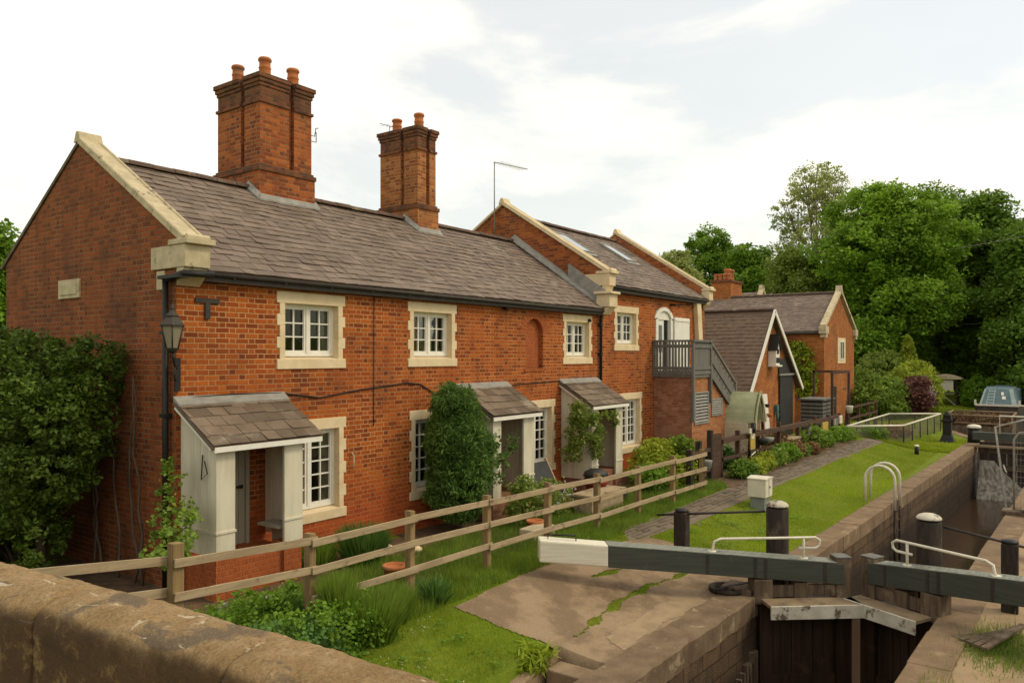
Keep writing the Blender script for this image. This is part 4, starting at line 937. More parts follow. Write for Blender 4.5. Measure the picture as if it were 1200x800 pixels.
# ornaments on the brown fence
t=thing('totem_sign','tall cut-out board with yellow middle and black and white foot by the brown fence','garden ornament',(22.9,7.85,0.78))
m=MB(); m.box((22.72,7.84,1.56),(23.25,7.88,1.70)); m.box((22.85,7.83,1.38),(23.1,7.84,1.70)); m.build('head','paleplast',t)
m=MB(); m.lathe((22.96,7.82,1.55),[(.07,0),(.08,0.31),(.06,.07)],10); m.build('face_mask','black',t)
m=MB(); m.box((22.8,7.84,1.06),(23.2,7.87,1.56)); m.build('panel','yellow',t)
m=MB(); m.box((22.8,7.84,0.70),(23.2,7.87,1.06)); b_=m.build('foot_board','black_plastic',t); m=MB(); m.bar((22.82,7.83,0.90),(23.18,7.83,0.97),.01,.04); m.bar((22.82,7.83,0.76),(23.18,7.83,0.80),.01,.06); m.build('stripe','white',b_)
orn=[(24.05,'black_plastic','dark lantern pot on the brown fence post by the totem sign','lantern'),(24.6,'lead','grey bowl hooked on the brown fence rail','bowl')]
for x,mt,lb,ca in orn:
    m=MB(); m.lathe((x,7.90,bz(x)-.38),[(.05,0),(.16,.1),(.19,.2),(.17,.21),(.05,.12)],14); tag(m.build('hanging_bowl' if ca=='bowl' else 'garden_lantern',mt),lb,ca)
m=MB(); m.box((31.1,7.88,.92),(31.95,7.93,1.28)); m.bar((31.2,7.875,1.0),(31.85,7.875,1.2),.01,.04); tag(m.build('painted_panel','yellow'),'small yellow painted panel on the brown fence','garden panel')
m=MB(); m.box((29.0,7.80,.98),(29.45,7.86,1.22)); tag(m.build('enamel_plate','lead'),'pale grey tilted plate on the fence beside the big green shrub','plate')
m=MB(); m.box((32.9,7.88,.95),(33.2,7.92,1.30)); m.box((33.3,7.88,1.0),(33.36,7.92,1.32)); m.box((33.45,7.88,.98),(33.5,7.92,1.32)); tag(m.build('tool_rack','lead'),'row of grey garden hand tools hanging on the fence near its far end','tool rack')
m=MB(); m.box((33.75,7.86,1.05),(34.15,7.93,1.38)); tag(m.build('post_box','paleplast',bevel=.02),'small pale box on the last post of the brown fence','box')
m=MB(); m.box((26.9,7.9,.95),(28.3,8.5,1.0)); m.box((26.95,7.95,.4),(27.02,8.0,.95)); m.box((28.2,7.95,.4),(28.27,8.0,.95)); m.box((28.2,8.4,.4),(28.27,8.45,.95)); m.box((26.95,8.4,.4),(27.02,8.45,.95)); tag(m.build('garden_table','fence'),'small weathered garden table behind the brown fence','table')
# playhouse
ph=thing('playhouse','small garden playhouse with curved sage green roof and cream boards','playhouse',(25.5,9,.4))
def phx(t): # outline from eaves to ridge on one side, curved
    return [( -.47,0),(-.41,.22),(-.30,.50),(-.15,.76),(0,.97)]
m=MB(); cxp=24.85; zb=1.72
pr=phx(0); pr2=[(-a,b) for a,b in pr]
for side in (1,-1):
    pp=[(cxp+side*a,zb+b) for a,b in pr]
    for (a,b) in zip(pp[:-1],pp[1:]):
        n=3
        for i in range(n):
            p=(a[0]+(b[0]-a[0])*i/n,a[1]+(b[1]-a[1])*i/n); q=(a[0]+(b[0]-a[0])*(i+1)/n,a[1]+(b[1]-a[1])*(i+1)/n)
            m.bar(((p[0]+q[0])/2,8.30,(p[1]+q[1])/2),((p[0]+q[0])/2,9.35,(p[1]+q[1])/2),math.hypot(q[0]-p[0],q[1]-p[1])*1.08,.03,up=(-(q[1]-p[1])*side if False else (q[1]-p[1])*-side,0,abs(q[0]-p[0])))
m.build('roof','greenroof',ph)
m=MB()
for i in range(12): m.box((cxp-.40,8.5,.45+i*.108),(cxp-.49,9.3,.45+i*.108+.103))
for i in range(12): m.box((cxp-.42,9.27,.45+i*.108),(cxp+.45,9.3,.45+i*.108+.103)); m.box((cxp+.37,8.5,.45+i*.108),(cxp+.40,9.27,.45+i*.108+.103))
m.build('wall','creamwood',ph)
m=MB()
for x in (-.44,.0,.38): m=MB(); m.box((cxp+x,8.36,.4),(cxp+x+.06,8.42,1.76)); m.build('post','creamwood',ph)
m=MB(); m.box((cxp-.38,8.37,1.0),(cxp+.0,8.41,1.06)); m.box((cxp-.38,8.37,.42),(cxp+.0,8.40,1.0)); m.build('front_rail','creamwood',ph)
m=MB(); 
for side in (1,-1):
    pp=[(cxp+side*a*1.04,zb+b*1.03) for a,b in pr]
    for a,b in zip(pp[:-1],pp[1:]): m.bar((a[0],8.22,a[1]),(b[0],8.22,b[1]),.04,.07)
m.build('gable_arch','greenroof',ph)
m=MB(); m.box((cxp-.48,8.55,.35),(cxp+.48,9.55,.42)); m.build('floor','creamwood',ph)
# slatted store, pergola, grey slab
t=thing('slatted_store','black slatted storage box beside the outbuilding door','storage box',(36.3,9.3,.4))
m=MB(); m.box((35.2,8.95,.4),(37.0,9.85,1.9)); m.build('box','black_plastic',t)
m=MB()
for i in range(8): m.box((35.15,8.90,.5+i*.17),(37.05,8.95,.5+i*.17+.11)); m.box((35.15,8.95,.5+i*.17),(35.20,9.85,.5+i*.17+.11))
m.build('slat','greywood',t); m=MB(); m.box((35.1,8.85,1.9),(37.1,9.95,1.97)); m.build('lid','greywood',t)
m=MB(); m.box((37.5,9.0,.4),(37.95,9.1,2.45)); tag(m.build('screen_panel','black_plastic'),'upright dark panel standing between the slatted store and far house','panel')
t=thing('pergola_frame','bare brown timber pergola frame beside the far house','pergola',(38,9,.4))
for x,y in ((35.9,8.7),(39.0,8.7),(39.0,10.3)): m=MB(); m.box((x-.05,y-.05,.3),(x+.05,y+.05,3.15)); m.build('post','brownwood',t)
m=MB(); m.box((35.8,8.66,3.05),(39.1,8.74,3.18)); m.box((38.95,8.74,3.05),(39.05,10.35,3.17)); m.bar((38.2,8.7,.6),(38.9,8.7,2.2),.05,.05); m.box((37.9,8.68,2.3),(38.5,8.72,2.36)); m.build('beam','brownwood',t)
t=thing('tarred_rail_fence','short brown rail fence running to the corner of the far house','fence',(39,8.4,.4))
for x in (37.2,39.4,41.6,43.4): m=MB(); m.box((x-.06,8.3,.2),(x+.06,8.42,1.55)); m.build('post','brownwood',t)
for z in (.95,1.45): m=MB(); m.box((37.2,8.27,z),(43.4,8.30,z+.1)); m.build('rail','brownwood',t)
m=MB(); m.lathe((36.9,8.2,1.3),[(.12,0),(.16,.3),(.16,.32)],12); tag(m.build('hanging_pot','paleplast'),'pale hanging pot on the pergola post near the far house','plant pot')
m=MB(); m.box((31.85,9.86,1.55),(32.1,9.99,1.85)); m.lathe((31.95,9.88,1.1),[(.04,0),(.07,.4),(.03,.44)],8); tag(m.build('wall_ornament','teal'),'small teal wall ornament left of the outbuilding door','ornament')
# patio chair, pots, stones
t=thing('garden_chair','reclined folding garden chair with dark mesh seat under the cottage window','chair',(14.2,9.6,.5))
m=MB(); m.hexa([(14.0,9.62,.92),(14.85,9.62,.92),(14.85,9.65,.92),(14.0,9.65,.92)],[(14.0,9.90,1.45),(14.85,9.90,1.45),(14.85,9.93,1.45),(14.0,9.93,1.45)]); m.build('backrest','black_plastic',t)
m=MB(); m.box((14.0,9.15,.86),(14.85,9.65,.90)); m.build('seat','black_plastic',t)
for x in (13.97,14.88): m=MB(); m.bar((x,9.12,.88),(x,9.66,.90),.04,.05); m.bar((x,9.60,.86),(x,9.95,1.50),.04,.05); m.build('frame','fence',t)
for x in (13.97,14.88):
    for y in (9.18,9.55): m=MB(); m.bar((x,y,.42),(x,y+.05,.9),.04,.04); m.build('leg','fence',t)
def pot(x,y,r,h,mt,lb,nm='plant_pot'):
    m=MB(); z=g(x,y)+.0; m.lathe((x,y,z),[(r*.7,0),(r*.95,h*.8),(r*1.08,h*.82),(r*1.08,h),(r*.9,h),(r*.85,h*.85)],16); return tag(m.build(nm,mt),lb,'plant pot')
pot(8.35,8.35,.17,.26,'terracotta','round terracotta pot on the soil between fence and first cottage window')
pot(15.4,8.9,.26,.62,'purple','large dull red pot in front of the third porch')
pot(12.2,8.4,.16,.26,'terracotta','small terracotta pot below the bushy conifer')
pot(16.0,8.6,.2,.3,'lead','low grey pot behind the fence near the third porch')
m=MB(); m.lathe((15.4,8.9,g(15.4,8.9)+.62),[(.2,0),(.3,.06),(.26,.16),(.12,.22)],14); tag(m.build('black_bowl','black_plastic'),'black bowl resting on the dull red pot','bowl')
m=MB(); m.box((14.2,8.3,.45),(15.6,8.75,.85)); m.box((14.15,8.25,.85),(15.65,8.8,.90)); tag(m.build('garden_bench','fence'),'low plank bench stacked behind the fence beside the red pot','bench')
m=MB(); m.box((11.6,8.0,.4),(12.3,8.35,.68)); tag(m.build('stone_trough','coping',bevel=.03),'low stone trough behind the fence','trough')
for i,(x,y,r,lb) in enumerate(((9.3,9.5,.17,'largest pale cobble at the foot of the cottage wall'),(9.75,9.2,.11,'small pale cobble on the soil in front of the larger one'))):
    m=MB(); m.lathe((x,y,g(x,y)-.02),[(r*.4,0),(r,.05+r*.3),(r*.9,r),(r*.4,r*1.35),(.01,r*1.45)],10); tag(m.build('cobble','stone'),lb,'stone')
# lantern
t=thing('wall_lantern','tapered glass street lantern on an iron bracket at the cottage corner','lantern',(5.95,10.35,3.6))
cx,cy=5.95,10.35
m=MB(); m.lathe((cx,cy,4.00),[(.085,0),(.155,.30),(.16,.31)],6,False); m.build('glass_body','lampglass',t)
m=MB(); m.lathe((cx,cy,4.31),[(.185,0),(.185,.02),(.09,.13),(.10,.15),(.06,.19),(.03,.23),(.035,.26),(.008,.33)],6,False)
for k in range(6):
    a=2*PI*k/6; m.tube([(cx+.088*math.cos(a),cy+.088*math.sin(a),4.0),(cx+.163*math.cos(a),cy+.163*math.sin(a),4.31)],.010,4)
m.lathe((cx,cy,3.93),[(.03,0),(.095,.06),(.095,.075)],8); m.build('hood','metal' if False else 'gutter',t)
m=MB(); m.tube([(cx,cy,3.95),(cx+.03,cy+.02,3.82),(cx+.12,cy+.12,3.72),(6.11,10.49,3.62),(6.11,10.49,3.45)],.018,6); m.tube([(cx+.1,cy+.1,3.73),(cx+.08,cy+.1,3.6),(cx+.12,cy+.12,3.52)],.012,6); m.box((6.06,10.46,3.38),(6.14,10.50,3.86)); m.build('bracket','black',t)
# ------------------------------------------------------------------ LOCK GATES
def gatebox(m,o,d,n,s0,s1,n0,n1,z0,z1,sl0=0,sl1=0):
    P=lambda s,k,z:(o[0]+d[0]*s+n[0]*k,o[1]+d[1]*s+n[1]*k,z)
    m.hexa([P(s0,n0,z0+sl0),P(s1,n0,z0+sl1),P(s1,n1,z0+sl1),P(s0,n1,z0+sl0)],[P(s0,n0,z1+sl0),P(s1,n0,z1+sl1),P(s1,n1,z1+sl1),P(s0,n1,z1+sl0)])
def lockgate(nm,lb,Mx,d,L,BL,zb,rise,white,postS,posttop,railS,mirror=False):
    """Mx mitre end, d = direction from mitre toward hinge and beyond (along the beam), L leaf length"""
    n=(-d[1],d[0])   # one side
    if n[0]>0: n=(-n[0],-n[1])  # n points downstream (-x)
    t=thing(nm,lb,'lock gate',(Mx[0]+d[0]*L,Mx[1]+d[1]*L,-3.2))
    G=lambda *a: gatebox(m,Mx,d,n,*a)
    bh=.35
    m=MB(); k=5
    e=BL-(1.10 if white else 0)
    G(.0,e,-.17,.15,zb,zb+bh-.012,0,rise*e); bm=m.build('balance_beam','beam',t,bevel=.012)
    m=MB(); G(.12,e,-.172,.152,zb+bh-.010,zb+bh+.002,rise*.12,rise*e); m.build('worn_top','beamtop',bm)
    if white:
        m=MB(); G(e,BL,-.17,.15,zb,zb+bh,rise*e,rise*BL); m.build('white_end','beamwhite',bm,bevel=.025)
        P=lambda s,z:(Mx[0]+d[0]*s,Mx[1]+d[1]*s,z); zt=zb+bh
        m=MB(); m.tube([P(e+.5,zt+rise*e),P(e+.5,zt+rise*e+.13),P(e+.95,zt+rise*e+.15),P(e+.95,zt+rise*e)],.014,6); m.build('step_handle','black',bm)
    m=MB()
    for sb_ in (.3,L-.05,L+.12,L+.9): m=MB(); G(sb_,sb_+.045,.150,.158,zb+.02,zb+bh-.02,rise*sb_,rise*sb_); m.build('iron_strap','gutter',bm)
    m=MB(); G(-.13,.12,-.13,.13,-.32,zb+bh+.07); mp=m.build('mitre_post','gatepost',t,bevel=.02); m=MB(); G(-.13,.12,-.13,.13,-3.3,-.32); m.build('wet_post','gatewood',mp)
    m=MB(); G(-.135,.125,-.135,.135,zb+bh+.07,zb+bh+.095); m.build('cap','greywood',mp,bevel=.01)
    m=MB(); G(L-.14,L+.06,-.12,.12,-3.3,-.10); m.build('wet_post','gatewood',t); m=MB(); G(L-.14,L+.16,-.16,.16,-.10,zb+rise*L-.01); m.build('heel_post','gatepost',t,bevel=.02)
    m=MB(); N=6
    for i in range(N): a=.13+(L-.27)*i/N; G(a+.004,a+(L-.27)/N-.004,-.05+.006*(i%2),.04+.006*(i%2),-3.3,-.10)
    m.build('gate_leaf','gatewood',t)
    
    for za,zc_ in ((-.30,-.02),(-1.5,-1.25),(-2.6,-2.35)): m=MB(); G(.13,L-.14,-.12,.10,za,zc_); m.build('cross_rail','gatewood',t)
    m=MB(); G(.13,L-.14,.06,.10,.00,zb-.0); 
    G(L*.45,L*.45+.22,-.13,.13,-.02,zb+.04); m.build('strut','gatepost',t)
    m=MB(); G(-.10,L+.06,.175,.55,-.045,.004); fb=m.build('footboard','footb',t)
    m=MB(); G(-.10,L+.06,.55,.585,-.20,.006); m.build('white_edge','footw',fb,bevel=.004)
    m=MB(); G(.15,L-.1,-.42,-.20,-.03,.04); G(.15,L-.1,-.20,-.185,-.04,.05);m.build('footboard','rail_white',t)
    # tall paddle post with white cap
    c0=(Mx[0]+d[0]*postS+n[0]*-.36,Mx[1]+d[1]*postS+n[1]*-.36,posttop-.07); s=postS; m=MB(); m.lathe((c0[0],c0[1],-.6),[(.18,0),(.18,posttop+.49)],20); q=m.build('paddle_post','blackwood',t,bevel=.02)
    m=MB(); m.lathe(c0,[(.17,-.012),(.184,-.010),(.182,.01),(.15,.045),(.09,.070),(.02,.078)],20); m.build('cap','footw',q)
    # white hooped hand rail
    s0,s1,s2=railS; P=lambda s,z:(Mx[0]+d[0]*s+n[0]*.02,Mx[1]+d[1]*s+n[1]*.02,z); bt=lambda s: zb+bh+rise*s; zr=bt((s1+s2)/2)+.27
    m=MB(); pts=[P(s1+.08,zr-.17),P(s0+.06,zr-.17),P(s0,zr-.13),P(s0-.01,zr-.05),P(s0+.06,zr),P(s2-.12,zr),P(s2-.02,zr-.04),P(s2,zr-.14),P(s2+.02,bt(s2))]
    m.tube(pts,.022,8); m.tube([P(s1,zr),P(s1,bt(s1))],.022,8)
    m.lathe(P(s2+.02,bt(s2)),[(.07,0),(.07,.015)],12); m.lathe(P(s1,bt(s1)),[(.07,0),(.07,.015)],12)
    m.build('hand_rail','rail_white',t)
    return c0
dl=Vector((12.45-13.30,4.12-3.10)); Ll=dl.length; dl.normalize()
dr_=Vector((13.10-13.55,1.70-2.66)); Lr=dr_.length; dr_.normalize()
cL=lockgate('lock_gate','left lock gate with long grey balance beam and chipped white end over the concrete',(13.30,3.10),dl,Ll,4.95,.19,.090,True,.90,1.46,(.36,.62,2.12))
cR=lockgate('lock_gate','right lock gate with grey balance beam running out of the frame over the towpath',(13.55,2.66),dr_,Lr,4.8,.20,.13,False,.73,1.42,(.38,.62,1.94))
def strut_post(x,y,zt,c,lb,lb2):
    t=thing('lockside_post',lb,'post',(x,y,0))
    m=MB(); z0=min(0,g(x,y)) if y>4 else -.05
    m.box((x-.11,y-.11,z0-.3),(x+.11,y+.11,zt)); m.build('post','blackwood',t,bevel=.015)
    m=MB(); m.lathe((x,y,zt),[(.10,0),(.12,.01),(.12,.04),(.05,.06)],10); m.build('cap','black',t)
    m=MB(); dx,dy=x-c[0],y-c[1]; L=math.hypot(dx,dy); m.tube([(c[0]+dx/L*.2,c[1]+dy/L*.2,c[2]-.12),(x+dx/L*.45,y+dy/L*.45,zt-.10)],.022,6)
    tag(m.build('iron_rod','gutter'),lb2,'rod')
strut_post(12.75,5.62,1.13,cL,'short black lockside post behind the left balance beam','iron rod from the left gate post to the short black post on the lawn side')
strut_post(13.9,.80,1.04,cR,'short black lockside post behind the right balance beam','iron rod from the right gate post to the black post on the towpath side')
# iron collar straps and debris
m=MB(); m.lathe((12.30,4.62,.03),[(.30,0),(.30,.06),(.24,.06),(.22,.0)],16); m.box((12.2,4.35,.03),(12.75,4.5,.09)); m.bar((12.0,4.7,.10),(12.7,4.35,.12),.06,.03); tag(m.build('collar_strap','blackwood'),'dark iron collar strap beside the left heel post','strap')
m=MB()
for i in range(5): m.bar((12.1-i*.12,1.35-.1*i,.03+.02*i),(12.5+.1*i,.9-.08*i,.05+.02*i),.08,.03)
tag(m.build('loose_board','gatepost'),'broken loose boards lying under the right balance beam','boards')
m=MB(); m.box((12.2,4.2,-.02),(12.66,4.7,.12)); tag(m.build('timber_block','gatepost',bevel=.015),'weathered timber packing block under the left balance beam','block')
# chamber ladder hoops
t=thing('ladder_hoops','pair of white tubular hoops at the top of the lock chamber ladder','ladder',(22.4,4.2,0))
for x in (22.1,22.78):
    m=MB(); zt=.98; ya,yb=4.52,3.80+.0; r=(ya-yb)/2
    pts=[(x,ya,.0),(x,ya,zt-r)]+[(x,(ya+yb)/2+r*math.cos(a),zt-r+r*math.sin(a)) for a in [PI*k/10 for k in range(1,10)]]+[(x,yb,zt-r),(x,yb,-.15)]
    m.tube(pts,.038,10); m.build('hoop','rail_white',t)
m=MB(); m.tube([(22.1,3.80,-.15),(22.1,3.80,-2.3)],.03,6); m.tube([(22.78,3.80,-.15),(22.78,3.80,-2.3)],.03,6)
for i in range(8): m.tube([(22.1,3.80,-.2-.28*i),(22.78,3.80,-.2-.28*i)],.016,6)
m.build('ladder_rungs','blackwood',t)
# electric pillar
t=thing('electric_pillar','pale square service cabinet on a grey base standing on the lawn','cabinet',(18.45,6.12,.2))
z0=g(18.4,6.1); m=MB(); m.box((18.240,5.944,z0-0.084),(18.660,6.296,z0+0.302)); m.build('base','greybase',t,bevel=.01)
m=MB(); m.box((18.198,5.902,z0+0.302),(18.702,6.338,z0+0.722)); m.prism([(18.18,z0+.722),(18.72,z0+.722),(18.72,z0+.756),(18.45,z0+.79),(18.18,z0+.756)],'y',5.885,6.355); c_=m.build('cabinet','paleplast',t,bevel=.012)
m=MB(); m.box((18.425,5.895,z0+0.336),(18.435,5.902,z0+0.706)); m.box((18.484,5.889,z0+0.504),(18.517,5.902,z0+0.554)); m.build('door_seam','gutter',c_)
# bollards
def bollard(x,y,r,h,lb,mt='black',cap='rail_white'):
    t=thing('bollard',lb,'bollard',(x,y,0)); z=g(x,y)
    m=MB(); m.lathe((x,y,z-.05),[(r,0),(r*.92,h*.6),(r*.9,h)],14); m.build('shaft',mt,t); m=MB(); m.lathe((x,y,z-.05+h),[(r*1.08,0),(r*1.08,h*.10),(r*.9,h*.18),(r*.3,h*.23)],14); m.build('cap',cap,t)
bollard(33.6,5.0,.085,.36,'small black mooring bollard with white top on the mown lawn')
bollard(39.6,3.62,.26,.72,'stout black bollard with white domed top at the head of the lock')
t=thing('paddle_stand','black ratcheted paddle gear stand on the lock coping','paddle gear',(39.6,4.7,0))
x,y=39.3,4.62; z=g(x,y)
m=MB(); m.hexa([(x-.32,y-.32,z-.1),(x+.32,y-.32,z-.1),(x+.32,y+.32,z-.1),(x-.32,y+.32,z-.1)],[(x-.19,y-.19,z+.35),(x+.19,y-.19,z+.35),(x+.19,y+.19,z+.35),(x-.19,y+.19,z+.35)]); m.box((x-.17,y-.17,z+.35),(x+.17,y+.17,z+1.15)); m.box((x-.23,y-.23,z+.92),(x+.23,y+.23,z+1.02)); m.build('post','black',t,bevel=.02)
m=MB(); m.lathe((x-.05,y,z+1.15),[(.15,0),(.17,.07),(.08,.16),(.09,.2),(.03,.24)],12); m.bar((x-.25,y-.28,z+.95),(x-.45,y-.3,z+1.15),.08,.08); m.build('gear_cap','black',t)
# mesh fenced pound
def chainmat():
    s=NT('chain_link'); uv=s.tc('UV'); mp=s.n('ShaderNodeMapping'); s.lk(uv,mp.inputs[0]); mp.inputs['Rotation'].default_value=(0,0,rad(45)); mp.inputs['Scale'].default_value=(14,14,14)
    sp=s.n('ShaderNodeSeparateXYZ'); s.lk(mp.outputs[0],sp.inputs[0])
    a=s.m_('LESS_THAN',s.m_('FRACT',sp.outputs[0]),.17); b=s.m_('LESS_THAN',s.m_('FRACT',sp.outputs[1]),.17); k=s.m_('MAXIMUM',a,b)
    p=s.n('ShaderNodeBsdfPrincipled'); p.inputs['Base Color'].default_value=(.17,.15,.11,1); p.inputs['Roughness'].default_value=.6
    tr=s.n('ShaderNodeBsdfTransparent'); mx=s.n('ShaderNodeMixShader'); s.lk(k,mx.inputs[0]); s.lk(tr.outputs[0],mx.inputs[1]); s.lk(p.outputs[0],mx.inputs[2]); s.lk(mx.outputs[0],s.out.inputs[0]); return s.m
M['chain']=chainmat()
t=thing('mesh_enclosure','low wire mesh enclosure with white top rails round the side pond','fence',(38,6.5,.1))
C4=[(34.2,7.72),(36.1,5.86),(44.4,5.52),(42.9,7.64)]
for i in range(4):
    a,b=C4[i],C4[(i+1)%4]; m=MB(); m.tube([(*a,.92),(*b,.92)],.042,8); m.build('top_rail','rail_white',t)
    m=MB(); m.add([(*a,.05),(*b,.05),(*b,.90),(*a,.90)],[(0,1,2,3)]); m.build('wire_mesh','chain',t)
    L=math.dist(a,b); n=max(2,int(L/1.6))
    for k in range(n):
        x=a[0]+(b[0]-a[0])*k/n; y=a[1]+(b[1]-a[1])*k/n; m=MB(); m.tube([(x,y,-.1),(x,y,.92)],.028,6); m.build('post','black',t)
# top gate
t=thing('top_gate','single top lock gate with planked face and greenish balance beam','lock gate',(38,2.2,-2))
m=MB(); m.box((38.2,.95,-4),(38.55,3.36,-1.5)); m.build('cill','lockstone',t)
m=MB()
for i in range(7): m.box((38.3+.01*(i%2),1.0+i*.33,-1.6),(38.45+.01*(i%2),1.0+i*.33+.32,.20))
m.build('gate_leaf','gatewood',t); m=MB(); m.box((38.22,.95,-.25),(38.5,3.34,.0)); m.box((38.2,.95,-.95),(38.5,3.34,-.75)); m.build('cross_rail','gatepost',t)
m=MB(); m.box((38.2,-4.2,.28),(38.55,3.55,.62)); m.build('balance_beam','beam',t,bevel=.02)
m=MB(); m.box((37.8,.9,.02),(38.15,3.5,.10)); m.build('footboard','footb',t)
m=MB()
m.tube([(38.1,2.55,.6),(38.1,2.55,1.35),(38.1,1.0,1.35),(38.1,1.0,.6)],.035,8); m.tube([(38.1,1.0,1.3),(38.1,-.6,2.0),(38.1,-1.2,2.0)],.035,8); m.tube([(38.1,-1.2,2.0),(38.1,-1.2,.6)],.035,8)
m.build('hand_rail','rail_white',t)
# leaking water at the cill
vs=[];fs=[];W=26;Hh=14
for j in range(Hh+1):
    for i in range(W+1):
        u=i/W; v=j/Hh; y=3.3-u*2.2*(.25+.75*v); z=-.55-1.5*v**.8; x=38.15-1.1*v**1.6-.25*mnoise.noise(Vector((u*7,v*3,0)))*v
        vs.append((x,y,z))
for j in range(Hh):
    for i in range(W): fs.append((j*(W+1)+i,j*(W+1)+i+1,(j+1)*(W+1)+i+1,(j+1)*(W+1)+i))
m=MB(); m.add(vs,fs,True); tag(m.build('falling_water','foam',uv=False),'white sheet of water leaking down below the top gate','water jet',kind='stuff')
# temporary mesh fence on the right
t=thing('temporary_fence','galvanised temporary mesh fence panel with rounded frame on the towpath','fence',(22.3,1.0,0))
pa,pb=Vector((22.3,1.2,0)),Vector((21.2,-1.95,0))
m=MB(); d=(pb-pa).normalized(); tl=Vector((.9,.25,0))
zt=2.05
m.tube([pa+Vector((0,0,.08)),pa+Vector((0,0,1.85)),pa+d*.12+Vector((0,0,zt-.03)),pa+d*.3+Vector((0,0,zt)),pb+Vector((0,0,zt))],.024,8); m.tube([pa+Vector((0,0,.15)),pb+Vector((0,0,.15))],.02,8)
m.build('frame','metal',t)
m=MB(); 
for i in range(1,44): p=pa+d*(i*.075); m.tube([p+Vector((0,0,.15)),p+Vector((0,0,zt if i>3 else 1.9))],.0028,3,False)
for i in range(13): m.tube([pa+Vector((0,0,.25+i*.14)),pb+Vector((0,0,.25+i*.14))],.0028,3,False)
m.build('wire_mesh','metal',t)
m=MB(); m.box((22.05,.75,0),(22.6,1.45,.14)); m.build('foot_block','gatepost',t,bevel=.03)
q=thing('temporary_fence','leaning galvanised frame tube propped beside the mesh panel','fence',(23,1.4,0))
m=MB(); m.tube([(22.35,1.35,.05),(24.6,1.75,1.95),(24.7,1.0,2.2)],.028,8); m.tube([(22.6,1.38,1.0),(23.6,1.5,1.05)],.018,6); m.build('frame','metal',q)
m=MB(); m.bar((22.0,.95,.2),(25.5,.2,.28),.25,.03); tag(m.build('scaffold_board','footb'),'worn plank lying beside the temporary fence foot','board')
# brushwood raft and narrowboat
t=thing('brushwood_float','rusty framed float heaped with brushwood moored above the lock','float',(48.5,4.3,-.2))
m=MB(); m.box((46.6,2.6,-.35),(50.2,5.6,.18)); m.build('deck','gatepost',t)
m=MB()
for y in (2.6,5.6):
    m.tube([(46.6,y,.15),(46.6,y,.75),(50.2,y,.75),(50.2,y,.15)],.05,6)
m.tube([(46.6,2.6,.75),(46.6,5.6,.75)],.05,6); m.tube([(46.6,2.6,.35),(46.6,5.6,.35)],.04,6); m.tube([(50.2,2.6,.75),(50.2,5.6,.75)],.05,6); m.build('frame','footb',t)
P=np.stack([rng.uniform(46.7,50.1,3500),rng.uniform(2.7,5.5,3500),.2+.5*rng.random(3500)**1.5],1); V,F=leafquads(P,.05,6,.0); meshnp('brushwood',V,F,'wicker',t)
nb=thing('narrowboat','black hulled narrowboat with faded blue canvas cover moored above the lock','boat',(53,3.2,-.3))
bx,by,hw=54.,3.75,1.32
m=MB(); z0,z1=-.5,.72
sec=[(0,hw*.80,.95),(1.0,hw*.95,.85),(2.2,hw,.72),(14,hw,.72),(15.5,hw*.6,.85),(16.6,.05,1.05)]
vs=[];n=len(sec)
for x,w,zt in sec: vs+=[(bx+x,by-w,zt),(bx+x,by-w*.85,z0),(bx+x,by+w*.85,z0),(bx+x,by+w,zt)]
fs=[]
for i in range(n-1):
    a=4*i;b=a+4
    for k in range(3): fs.append((a+k,b+k,b+k+1,a+k+1))
    fs.append((a+3,b+3,b,a))
fs+=[(0,1,2,3)[::-1],(4*n-4,4*n-3,4*n-2,4*n-1)]
m.add(vs,fs); m.build('hull','hull',nb)
m=MB(); m.box((bx-.06,by-hw*.84,.86),(bx+.02,by+hw*.84,.97)); 
for s in (-1,1): m.hexa([(bx,by+s*hw*.8-.04,.9),(bx+2.2,by+s*hw-.04,.72),(bx+2.2,by+s*hw+.04,.72),(bx,by+s*hw*.8+.04,.9)],[(bx,by+s*hw*.8-.04,1.0),(bx+2.2,by+s*hw-.04,.82),(bx+2.2,by+s*hw+.04,.82),(bx,by+s*hw*.8+.04,1.0)]); m.box((bx-.05,by+s*hw*.85-.05,.9),(bx+.08,by+s*hw*.85+.05,1.22))
m.build('gunwale','rail_white',nb)
m=MB(); m.hexa([(bx+.5,by-.98,.85),(bx+3.5,by-1.05,.8),(bx+3.5,by+1.05,.8),(bx+.5,by+.98,.85)],[(bx+1.2,by-.72,1.86),(bx+3.5,by-.8,1.92),(bx+3.5,by+.8,1.92),(bx+1.2,by+.72,1.86)]); cv=m.build('canvas_cover','blue',nb,bevel=.04)
def onface(y,z): k=(z-.85)/1.01; return bx+.5+.7*k
m=MB()
for (ya,yb,za,zb_) in ((.80,.92,.9,1.6),): pass
def strip(m,ya,yb,za,zb_,off=.02,bl=None):
    f=lambda y,z: (onface(y,z)-off,by+y*(1-.265*(z-.85)/1.01),z)
    m.add([f(ya,za),f(yb,za),f(yb,zb_),f(ya,zb_)],[(0,1,2,3)]); m.add([f(ya,za),f(yb,za),f(yb,zb_),f(ya,zb_)],[(3,2,1,0)]) if False else None
for ya,yb in ((.98,.86),(-.72,-.98)): m=MB(); strip(m,ya,yb,.86,1.84); m.build('pale_panel','bluelt',cv)
m=MB()
for ya,yb in ((.64,.60),(.26,.20)): strip(m,ya,yb,.86,1.84)
for k in range(5): strip(m,.60,.26,1.0+.17*k,1.06+.17*k)
m.build('pale_panel','bluelt',cv)
m=MB(); strip(m,-.22,-.44,1.25,1.42,.03); strip(m,-.18,-.34,1.48,1.66,.03); m.build('white_patch','white',cv)
m=MB(); m.box((bx+3.5,by-.9,.8),(bx+13.6,by+.9,1.75)); m.build('cabin','blue',nb,bevel=.05)
